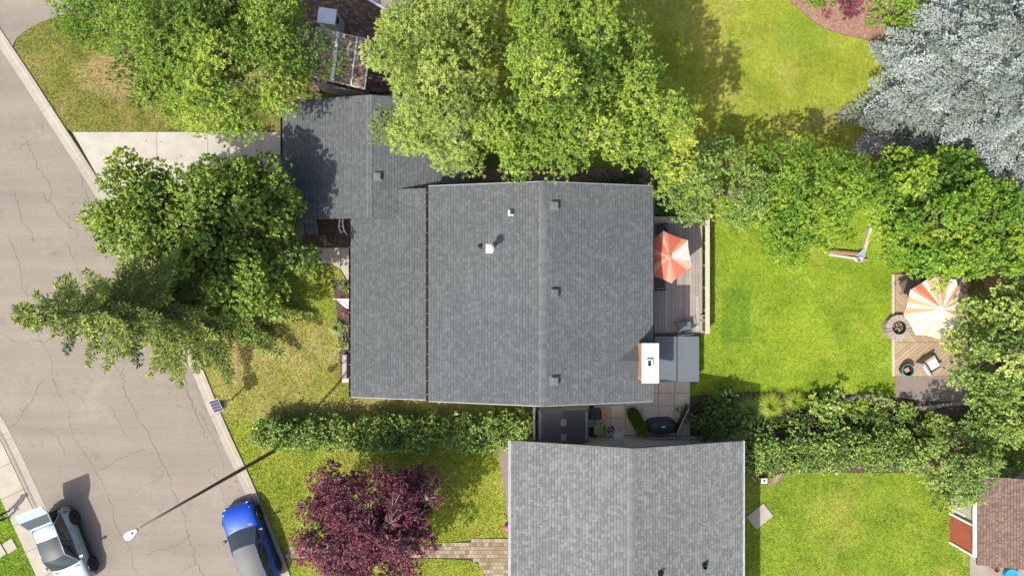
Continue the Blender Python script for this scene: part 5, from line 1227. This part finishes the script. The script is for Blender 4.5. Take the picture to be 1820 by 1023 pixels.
for s in (-1, 1): MB().tube([(.27*math.cos(R(a))*s, .27*math.sin(R(a)), .66) for a in range(-55, 56, 10)], .018, 6).build('armrest', M['white'], t)
for a in (45, 135, 225, 315): MB().tube([(.2*math.cos(R(a)), .2*math.sin(R(a)), .45), (.26*math.cos(R(a)), .26*math.sin(R(a)), 0)], .013, 6).build('leg', M['white'], t)
for s in (-1, 1):
    for a in (-50, 50): MB().tube([(.245*math.cos(R(a))*s, .245*math.sin(R(a)), .45), (.27*math.cos(R(a))*s, .27*math.sin(R(a)), .66)], .011, 5).build('arm_post', M['white'], t)
tp = P(1054, 772, .4); mb = MB()
def tarp(u, v):
    a, b = u*2-1, v*2-1; e = max(abs(a), abs(b)); return (a*.33, b*.30, .02+.5*(1-e**2.2)*(.8+.25*math.sin(5*a+2)*math.cos(6*b))+.03*math.sin(9*a+4*b))
mb.grid(tarp, 14, 12); o = mb.build('tarp_bundle', M['navy'], None, smooth=True); o.location = (tp.x, tp.y, .06); tag(o, 'crumpled navy blue tarp bundle at the storage shed corner', 'tarp')
# capsule trough planter
tr = thing('trough_planter', 'long galvanised trough planter filled with grass on the patio', 'planter', (*P2(1132, 748, .45), .07), math.atan2(-(772-727)*1.0, (1143-1118)*1.0))
def capsule(hl, r, n=12): return [(hl+r*math.cos(R(-90+180*k/n)), r*math.sin(R(-90+180*k/n))) for k in range(n+1)]+[(-hl+r*math.cos(R(90+180*k/n)), r*math.sin(R(90+180*k/n))) for k in range(n+1)]
MB().prism(capsule(.50, .31), 0, .48).build('trough', M['galv'], tr); MB().tube([(x, y, .50) for x, y in capsule(.50, .315)+[capsule(.50, .315)[0]]], .022, 6).build('rim', M['galv'], tr)
MB().prism(capsule(.50, .285), .48, .49).build('soil_fill', M['soil'], tr)
X = rng.uniform(-.8, .8, 5200); Y = rng.uniform(-.3, .3, 5200); k = inpoly(X, Y, capsule(.5, .28)); X, Y = X[k], Y[k]; n = len(X)
Cn = np.stack([X, Y, np.full(n, .485)], 1); A = unit(np.array([0, 0, 1.])+.6*rng.normal(size=(n, 3))); V, F = leaves(Cn, A, rdir(n), rng.uniform(.08, .2, n), rng.uniform(.02, .04, n)); stuff(np_mesh('grass_fill', V, F, LF['lime'], tr, np.clip(rng.normal(.3, .2, n)+.25*(X > .2), 0, 1)))
# covered barbecue
bq = thing('covered_barbecue', 'barbecue under a black cover with small white label', 'barbecue', (*P2(1176, 757, .6), .07), R(2))
def bbq(u, v):
    a = 2*math.pi*u; k = v; r = 1-.35*k**3; f = .09*math.sin(6*a)*(1-k); return (.82*r*math.cos(a)*(1+f*.5)*.98, .46*r*math.sin(a)*(1+f), .95*min(1, k*1.35) if k < .74 else .95+.06*math.sin((k-.74)*6))
mb = MB()
prof = [(.0, 1.0), (.35, .98), (.75, .93), (.92, .80), (1.0, .45), (1.02, .02)]
vs = []; nn = 28
for zf, rf_ in prof:
    for i in range(nn):
        a = 2*math.pi*i/nn; e = .55; cxx = math.copysign(abs(math.cos(a))**.75, math.cos(a)); syy = math.copysign(abs(math.sin(a))**.9, math.sin(a)); fo = 1+.035*math.sin(7*a)*(1-zf)
        vs.append((.80*rf_*cxx*fo, .40*rf_*syy*fo, .98*zf))
fs = [(i*nn+j, i*nn+(j+1) % nn, (i+1)*nn+(j+1) % nn, (i+1)*nn+j) for i in range(len(prof)-1) for j in range(nn)]+[tuple(range((len(prof)-1)*nn, len(prof)*nn))]
mb.add(vs, fs).build('cover', simple('black_cover', (.022, .023, .027), .55, .2, 6), bq)
MB().box(-.10, .10, .03, .10, .995, 1.004).build('label_patch', M['white'], bq)
# garden gate standing open
gg = thing('garden_gate', 'dark garden gate with pale rim standing open by the shrub', 'gate', P(1214, 752))
g0, g1 = P(1203, 771, .8), P(1226, 724, .8); dv = (g1-g0); L_ = dv.length; dv.normalize(); Mg = Matrix.Translation((g0.x, g0.y, 0)) @ Matrix.Rotation(math.atan2(dv.y, dv.x), 4, 'Z') @ Matrix.Rotation(R(-7), 4, 'X')
MB().box(0, L_, -.02, .02, .07, 1.2, Mg).build('panel', M['trim'], gg, True); MB().tube([Mg @ Vector((0, 0, .05)), Mg @ Vector((0, 0, 1.1)), Mg @ Vector((.12, 0, 1.23)), Mg @ Vector((L_-.1, 0, 1.23)), Mg @ Vector((L_, 0, 1.12)), Mg @ Vector((L_, 0, .05))], .025, 6).build('rim', M['palewood'], gg, True)

# timber corner seat on the back lawn
cs_ = thing('corner_seat', 'L-shaped timber corner seat with pale grey-green wedge on the back lawn', 'bench', P(1528, 455))
def board(u0, v0, u1, v1, w, z0, z1, mat, root, name='board'):
    a, b = P(u0, v0, z1), P(u1, v1, z1); d = (b-a); L = d.length; Mx = Matrix.Translation((a.x, a.y, 0)) @ Matrix.Rotation(math.atan2(d.y, d.x), 4, 'Z'); return MB().box(0, L, -w/2, w/2, z0, z1, Mx).build(name, mat, root, True)
board(1474, 448, 1528, 453, .10, 0, .32, M['redwood'], cs_); board(1474, 452, 1528, 460, .10, 0, .30, M['palewood'], cs_); board(1533, 458, 1549, 404, .16, 0, .34, M['palewood'], cs_); board(1475, 445, 1530, 450, .08, 0, .26, M['redwood'], cs_); board(1524, 461, 1541, 462, .12, 0, .28, M['redwood'], cs_)
q = [P(1520, 455, .36), P(1538, 439, .36), P(1538, 457, .36)]; MB().prism([(p.x, p.y) for p in q], .31, .36).build('corner_wedge', M['grey3'], cs_, True)
bk = thing('bucket', 'white bucket standing on the corner seat end', 'bucket', (*P2(1526, 461, .3), .05)); MB().lathe([(.10, 0), (.14, .36), (.15, .36), (.15, .38), (.125, .37), (.09, .04)], 16).build('shell', M['white'], bk); MB().lathe([(.11, .25), (.11, .26)], 14).build('contents', M['grey'], bk)
MB().tube([(-.15, 0, .36), (-.1, .12, .40), (.1, .12, .40), (.15, 0, .36)], .008, 5).build('handle', M['galv'], bk)

# garden seating deck at the east
gd = thing('garden_deck', 'pale timber platform of diagonal boards around the fire pit', 'deck', P(1640, 590)); gz = .14
gp0 = [P2(1592, 487, gz), P2(1720, 487, gz), P2(1720, 668, gz), P2(1590, 668, gz)]
def clip_half(poly, nx, ny, c):
    out = []
    for i in range(len(poly)):
        a, b = poly[i], poly[(i+1) % len(poly)]; da_, db = a[0]*nx+a[1]*ny-c, b[0]*nx+b[1]*ny-c
        if da_ <= 0: out.append(a)
        if da_*db < 0: t = da_/(da_-db); out.append((a[0]+(b[0]-a[0])*t, a[1]+(b[1]-a[1])*t))
    return out
def diag(poly, ang, w):
    nx, ny = -math.sin(ang), math.cos(ang); ds = [p[0]*nx+p[1]*ny for p in poly]; c = min(ds)
    while c < max(ds):
        q = clip_half(poly, nx, ny, c+w-.006); q = clip_half(q, -nx, -ny, -(c+.006))
        if len(q) >= 3: MB().prism(q, gz-.06, gz+random.uniform(-.002, .003)).build('board', M['newwood'], gd, True)
        c += w
y6 = P(0, 608, gz).y
up_ = clip_half(gp0, 0, -1, -(y6+.01)); lo_ = clip_half(gp0, 0, 1, y6-.01)
diag(up_, R(-48), .17); diag(lo_, R(40), .17)
MB().prism(gp0, -.02, gz-.062).build('frame', M['deckwood'], gd, True)
a, b_ = P(1588, 668, .2), P(1592, 487, .2); MB().box(a.x-.02, a.x+.07, a.y, b_.y, -.02, .17).build('edge_board', M['palewood'], gd, True)
struct(MB().prism(px([(1590, 668), (1720, 668), (1720, 712), (1640, 712), (1590, 704)]), -.02, .09).build('gravel_pad', M['gravel']))
# stone edging of the garden bed
ed = thing('bed_edging', 'curved row of pale edging stones between bed and gravel', 'edging', P(1600, 710))
for k in range(22):
    t_ = k/21; u = 1484+t_*230; v = 712-8*math.sin(t_*6.5)+3*math.cos(t_*11)+(6*t_); q = P(u, v, .15)
    MB().box(-.15, .15, -.10, .10, -.03, random.uniform(.12, .17), Matrix.Translation((q.x, q.y, 0)) @ Matrix.Rotation(random.uniform(-.4, .4), 4, 'Z')).build('stone', M['stone'], ed, True, bevel=.03)
fpit = thing('fire_pit', 'round stone fire pit at the edge of the garden deck', 'fire pit', (*P2(1598, 582, .4), 0))
ns = 16
for k in range(ns):
    a0, a1 = 2*math.pi*k/ns+.012, 2*math.pi*(k+1)/ns-.012; ri, ro = .345, .66
    q = [(ri*math.cos(a0), ri*math.sin(a0)), (ro*math.cos(a0), ro*math.sin(a0)), (ro*math.cos((a0+a1)/2)*1.01, ro*math.sin((a0+a1)/2)*1.01), (ro*math.cos(a1), ro*math.sin(a1)), (ri*math.cos(a1), ri*math.sin(a1))]
    MB().prism(q, 0, .42+random.uniform(-.008, .008)).build('stone', M['stone'], fpit, bevel=.015)
MB().lathe([(.35, .0), (.35, .43), (.325, .43), (.325, .1), (.01, .1)], 24).build('liner', M['blackmetal'], fpit); MB().lathe([(.32, .10), (.2, .16), (.01, .18)], 16).build('ash_bed', M['ash'], fpit)
for k in range(5):
    a = R(36*k+10); MB().tube([(-.24*math.cos(a), -.24*math.sin(a), .2+.025*k), (.24*math.cos(a), .24*math.sin(a), .22+.025*k)], .03, 6).build('log', M['logend'] if k % 2 else M['ash'], fpit)
h2 = P(1674, 549, 2.75)
cols2 = [[(1, 'orange'), (1, 'cream'), (1, 'orange'), (.8, 'white')], [(1, 'white'), (1, 'orange'), (1, 'pink'), (1, 'cream')], [(1, 'pink'), (.7, 'cream'), (1.2, 'red'), (.6, 'pink')], [(1, 'cream'), (1, 'orange'), (.8, 'cream'), (1, 'pink')],
         [(.7, 'yellow'), (1, 'white'), (.7, 'yellow'), (1, 'white')], [(.8, 'white'), (1, 'yellow'), (.8, 'white'), (1, 'yellow')], [(1, 'white'), (.9, 'yellow'), (1, 'white'), (.8, 'yellow')], [(.9, 'white'), (1, 'orange'), (.8, 'cream'), (1, 'white')]]
umbrella('striped orange, yellow and white eight-sided parasol beside the fire pit', (h2.x, h2.y), 1.62, 8, cols2, R(12), .46, 2.78, 0, tilt=(9, 3), basez=gz, vent='white')
ac = thing('armchair', 'low armchair with white cushions on the diagonal boards', 'armchair', (*P2(1652, 648, .4), gz), R(32))
MB().box(-.38, .38, -.40, .40, .05, .26).build('base', M['wicker'], ac, bevel=.03); MB().box(-.26, .40, -.27, .27, .26, .42).build('seat_cushion', M['cushion'], ac, bevel=.05)
for s in (-1, 1): MB().box(-.38, .36, s*.34-.065, s*.34+.065, .2, .56).build('armrest', M['wicker'], ac, bevel=.03)
MB().box(-.46, -.36, -.40, .40, .05, .74).build('backrest', M['wicker'], ac, bevel=.03); MB().box(-.37, -.24, -.27, .27, .40, .78, Matrix.Rotation(R(-10), 4, 'Y')).build('back_cushion', M['cushion'], ac, bevel=.05)
for sx in (-1, 1):
    for sy in (-1, 1): MB().box(sx*.33-.03, sx*.33+.03, sy*.34-.03, sy*.34+.03, 0, .06).build('leg', M['wicker'], ac)
pot = thing('round_planter', 'round dark pot with teal rim beside the white armchair', 'planter', (*P2(1612, 657, .45), gz)); MB().lathe([(.25, 0), (.31, .42), (.27, .42), (.25, .12), (.01, .12)], 22).build('pot', M['grey2'], pot, smooth=False)
MB().tube([(.30*math.cos(R(a)), .30*math.sin(R(a)), .43) for a in range(0, 361, 15)], .022, 6).build('rim', M['teal'], pot); MB().box(-.1, .12, -.12, .1, .1, .30, Matrix.Rotation(.5, 4, 'Z')).build('wood_block', M['newwood'], pot)
c = P(1614, 506, .6); dining_chair('grey mesh lounge chair at the lawn corner of the garden deck', (c.x, c.y, gz), R(-150), M['grey2'], simple('grey_mesh', (.10, .085, .08), .8, .2, 20), .62, .78, hb=.8)
c = P(1646, 498, .6); dining_chair('dark metal chair behind the striped parasol', (c.x, c.y, gz), R(-100), M['grey2'], M['grey2'], .55, .5)
c = P(1675, 503, .6); gt = thing('garden_table', 'small round grey table behind the striped parasol', 'table', (c.x, c.y, gz)); MB().lathe([(.27, .5), (.28, .51), (.28, .53), (.02, .535)], 20).build('table_top', M['shedlight'], gt); MB().tube([(0, 0, 0), (0, 0, .5)], .03, 8).build('leg', M['grey2'], gt); MB().lathe([(.18, 0), (.18, .02), (.02, .04)], 14).build('foot', M['grey2'], gt)
c = P(1652, 478, .5); sl_ = thing('toy_slide', 'teal plastic garden toy half hidden under the tree', 'toy', (c.x, c.y, .05), R(30))
MB().grid(lambda u, v: (u*1.1-.5, (v-.5)*.42, .05+.6*u*u+.10*abs(2*v-1)**3), 10, 8).build('chute', M['teal'], sl_, solid=.03); 
for s in (-1, 1): MB().tube([(.55, s*.18, .66), (.72, s*.2, 0)], .03, 6).build('leg', M['teal'], sl_)
MB().tube([(.62, -.19, .35), (.62, .19, .35)], .025, 6).build('rung', M['teal'], sl_)
pf_ = thing('timber_fence', 'short reddish timber fence behind the garden trees', 'fence', P(1785, 480))
a, b_ = P(1782, 460, 1.5), P(1789, 520, 1.5)
for k in range(10):
    t_ = k/10; p0 = a.lerp(b_, t_); p1 = a.lerp(b_, t_+.092); Mx = Matrix.Translation((p0.x, p0.y, 0)) @ Matrix.Rotation(math.atan2(p1.y-p0.y, p1.x-p0.x), 4, 'Z'); MB().box(0, (p1-p0).length, -.015, .015, 0, 1.46, Mx).build('board', M['redwood'], pf_, True)
Mx = Matrix.Translation((a.x, a.y, 0)) @ Matrix.Rotation(math.atan2(b_.y-a.y, b_.x-a.x), 4, 'Z'); MB().box(0, (b_-a).length, -.06, .06, 1.46, 1.50, Mx).build('cap_rail', M['palewood'], pf_, True)

# adirondack chair in the entry bed
ad = thing('adirondack_chair', 'grey slatted garden chair in the entry bed under the garage eave', 'chair', (*P2(553, 406, .35), .07), R(-82))
for k in range(6): MB().box(-.26+k*.095, -.26+k*.095+.08, -.26, .26, .36-.025*(5-k)*.8, .385-.025*(5-k)*.8).build('seat_slat', M['grey'], ad)
for k in range(6): MB().box(-.015, .015, -.27+k*.092, -.27+k*.092+.078, 0, .72-.05*abs(k-2.5), Matrix.Translation((-.27, 0, .26)) @ Matrix.Rotation(R(-24), 4, 'Y')).build('back_slat', M['grey'], ad)
for s in (-1, 1):
    MB().box(-.40, .34, s*.35-.07, s*.35+.07, .53, .555).build('armrest', M['grey'], ad, bevel=.02); MB().box(.22, .32, s*.30-.02, s*.30+.02, 0, .53).build('leg', M['grey'], ad); MB().box(-.52, -.42+.1, s*.29-.02, s*.29+.02, 0, .53).build('leg', M['grey'], ad)
MB().box(-.44, -.38, -.35, .35, .50, .53).build('back_rail', M['grey'], ad)
# hose reel / bicycle-like white frame by the entry
wf = thing('garden_trellis', 'white arched trellis frame leaning by the front eave corner', 'trellis', P(618, 405)); a = P(616, 403)
MB().tube([a+Vector((-.25, -.35, 0)), a+Vector((-.20, -.1, .8)), a+Vector((-.05, .25, 1.25)), a+Vector((.1, .45, 1.3))], .035, 6).build('arch', M['white'], wf, True); MB().tube([a+Vector((.05, -.45, 0)), a+Vector((.05, -.2, .8)), a+Vector((.1, .1, 1.2)), a+Vector((.14, .42, 1.3))], .035, 6).build('arch', M['white'], wf, True)
for k in range(3): MB().tube([a+Vector((-.22+.05*k, -.22+.2*k, .45+.35*k)), a+Vector((.06+.02*k, -.32+.22*k, .45+.35*k))], .02, 6).build('rung', M['white'], wf, True)
# flag at the front eave
fg = thing('front_flag', 'white and red flag on a short pole at the front eave', 'flag', P(622, 530)); a = P(624, 531, 1.7); b_ = P(591, 531, 2.2)
pw_ = Vector((XL+.5, a.y, 1.7)); MB().tube([pw_, b_], .014, 6).build('flag_pole', M['white'], fg, True)
dv = (b_-a)
def flag(u, v):
    p = a.lerp(b_, .1+.85*u); w = (1-u*.9)*.55; return (p.x, p.y-w*v+.05*math.sin(6*u+3*v)*v+.12*(1-v)*(1-u)*0, p.z-.7*v*w-.05*math.sin(7*v)*u)
fl_ = MB().grid(flag, 8, 6).build('cloth', M['white'], fg, True, solid=.006)
def flag2(u, v):
    p = a.lerp(b_, .3+.3*u); return (p.x, p.y+.02+.22*v*(1-.5*u), p.z-.12*v)
MB().grid(flag2, 4, 3).build('red_corner', M['redcloth'], fl_, True, solid=.006)
bx_ = thing('front_planter', 'long weathered timber planter box under the front eave', 'planter', P(613, 650)); a, b_ = P(608, 672, .4), P(616, 630, .4)
MB().box(a.x, b_.x, a.y, b_.y, 0, .40).build('box', M['deckwood'], bx_, True); MB().box(a.x+.03, b_.x-.03, a.y+.1, b_.y-.03, .40, .41).build('soil_fill', M['deckwood'], bx_, True); MB().box(a.x, b_.x+.28, a.y-.20, a.y-.002, 0, .42).build('end_box', M['palewood'], bx_, True)
# brick court: glazed lean-to and white cabinet
lt = thing('glazed_pergola', 'lean-to pergola with glazed roof panes over the brick court', 'pergola', P(610, 110)); gz2 = 2.35
A0, A1, A2, A3 = P(563, 49, gz2), P(601, 57, gz2), P(635, 65, gz2), P(659, 72, gz2); B3 = P(648, 158, gz2-.25); sv_ = B3-A3
B0, B1, B2 = A0+sv_, A1+sv_, A2+sv_
def mglass(name, col, a):
    m, n, b = node_mat(name); f = noise(n, 5, 5, .7); c = ramp(n, [(.35, sc(col, .5)), (.65, sc(col, 1.4))], f); n.links.new(c, b.inputs['Base Color']); b.inputs['Roughness'].default_value = .25
    al = ramp(n, [(.35, (a*.5,)*3), (.7, (min(1, a*1.5),)*3)], noise(n, 2.5, 4, .6)); n.links.new(al, b.inputs['Alpha']); return m
gm = mglass('dirty_pane', (.34, .25, .185), .5)
for (p, q, r, s) in ((A0, A1, B1, B0), (A1, A2, B2, B1), (A2, A3, B3, B2)):
    mb = MB(); slab_quad(mb, p, q, r, s, .012); mb.build('pane', gm, lt, True)
def bar(p, q, w, h, name, mat=M['white'], up=.03):
    d = (q-p); L = d.length; Mx = Matrix.Translation(p+Vector((0, 0, up))) @ d.to_track_quat('X', 'Z').to_matrix().to_4x4(); return MB().box(0, L, -w/2, w/2, -h, 0, Mx).build(name, mat, lt, True)
bar(A0, B0, .06, .1, 'rafter'); bar(A1, B1, .16, .12, 'rafter', up=.045); bar(A2, B2, .07, .1, 'rafter'); bar(A3, B3, .06, .1, 'rafter')
bar(A0, A3, .05, .08, 'beam', M['palewood'], .02); bar(B0, B3, .07, .10, 'beam', M['palewood'], .02)
for p in (A0, A3, B0, B3): MB().box(p.x-.05, p.x+.05, p.y-.05, p.y+.05, 0, p.z-.08).build('post', M['grey'], lt, True)
d_ = (B3-B0).normalized(); mb = MB(); q0, q1 = B0+Vector((0, -.12, 0)), B3+Vector((0, -.12, 0)); mb.add([(q0.x, q0.y, 0), (q1.x, q1.y, 0), (q1.x, q1.y, 1.75), (q0.x, q0.y, 1.75), (q0.x, q0.y-.04, 0), (q1.x, q1.y-.04, 0), (q1.x, q1.y-.04, 1.75), (q0.x, q0.y-.04, 1.75)], [(0, 1, 2, 3), (5, 4, 7, 6), (3, 2, 6, 7), (0, 3, 7, 4), (2, 1, 5, 6)]); mb.build('back_panel', M['deckwood'], lt, True)
cbn = thing('metal_cabinet', 'white metal cabinet with round opening beside the glazed pergola', 'cabinet', (*P2(590, 42, .9), .08), R(-8)); MB().box(-.42, .42, -.36, .36, 0, 1.75).build('body', M['whitemetal'], cbn, bevel=.03)
MB().lathe([(.17, 0), (.17, .03), (.14, .035)], 18, Matrix.Translation((.415, 0, 1.35)) @ Matrix.Rotation(R(90), 4, 'Y')).build('round_opening', M['trim'], cbn); MB().box(-.44, .46, -.38, .38, 1.75, 1.79).build('top_panel', M['whitemetal'], cbn, bevel=.015)
# south-east yard bits
sb_ = P(1350, 916, .05); o = MB().box(-.56, .56, -.42, .42, 0, .09).build('concrete_pad', M['walk'], None, bevel=.02); o.location = (sb_.x, sb_.y, .03); o.rotation_euler = (0, 0, R(38)); tag(o, 'pale concrete slab lying on the lawn beside the pale grey house', 'slab')
for k, (u, v, a, l_) in enumerate(((1374, 852, 68, .55), (1379, 850, 64, .5), (1384, 848, 60, .5), (1368, 856, 72, .45), (1389, 846, 62, .42), (1346, 846, 130, .5), (1340, 850, 125, .4))):
    p = P(u, v, .1); o = MB().tube([(-l_/2, 0, 0), (l_/2, 0, 0)], .055, 7).build('firewood_log', M['logend']); o.location = (p.x, p.y, .105); o.rotation_euler = (random.uniform(0, 3), 0, R(a)); tag(o, 'split firewood log lying at the end of the south hedge', 'log', 'firewood logs by the south hedge')
gl = thing('garden_lantern', 'small dark lantern with white top beside the firewood', 'lantern', (*P2(1356, 852, .2), .05)); MB().box(-.13, .13, -.13, .13, 0, .30).build('body', M['grey2'], gl, bevel=.02); MB().box(-.16, .16, -.13, .13, .30, .34).build('cap', M['white'], gl, bevel=.02); MB().box(-.05, .05, -.05, .05, .34, .37).build('knob', M['grey2'], gl)
wbx = thing('paddling_tub', 'blue round plastic tub beside the cedar shed', 'tub', (*P2(1797, 1022, .3), .07)); MB().lathe([(.30, 0), (.36, .30), (.33, .30), (.27, .05), (.01, .05)], 22).build('tub', M['skyblue'], wbx); MB().tube([(.35*math.cos(R(a)), .35*math.sin(R(a)), .31) for a in range(0, 361, 18)], .02, 6).build('rim', M['skyblue'], wbx)
tpot = thing('flower_pot', 'terracotta pot beside the cedar shed corner', 'pot', (*P2(1768, 1008, .2), .07)); MB().lathe([(.12, 0), (.18, .26), (.20, .26), (.20, .31), (.16, .31), (.14, .2), (.01, .2)], 16).build('pot', M['terracotta'], tpot); MB().lathe([(.15, .22), (.01, .24)], 12).build('soil_fill', M['soil'], tpot)
mt_ = P(905, 937, .3); o = MB().lathe([(.02, 0), (.16, .05), (.19, .2), (.14, .34), (.03, .40)], 14).build('plastic_ball_planter', M['magenta'], None, smooth=True); o.location = (mt_.x-.1, mt_.y, .06); tag(o, 'magenta plastic planter at the pale grey house front corner', 'planter')
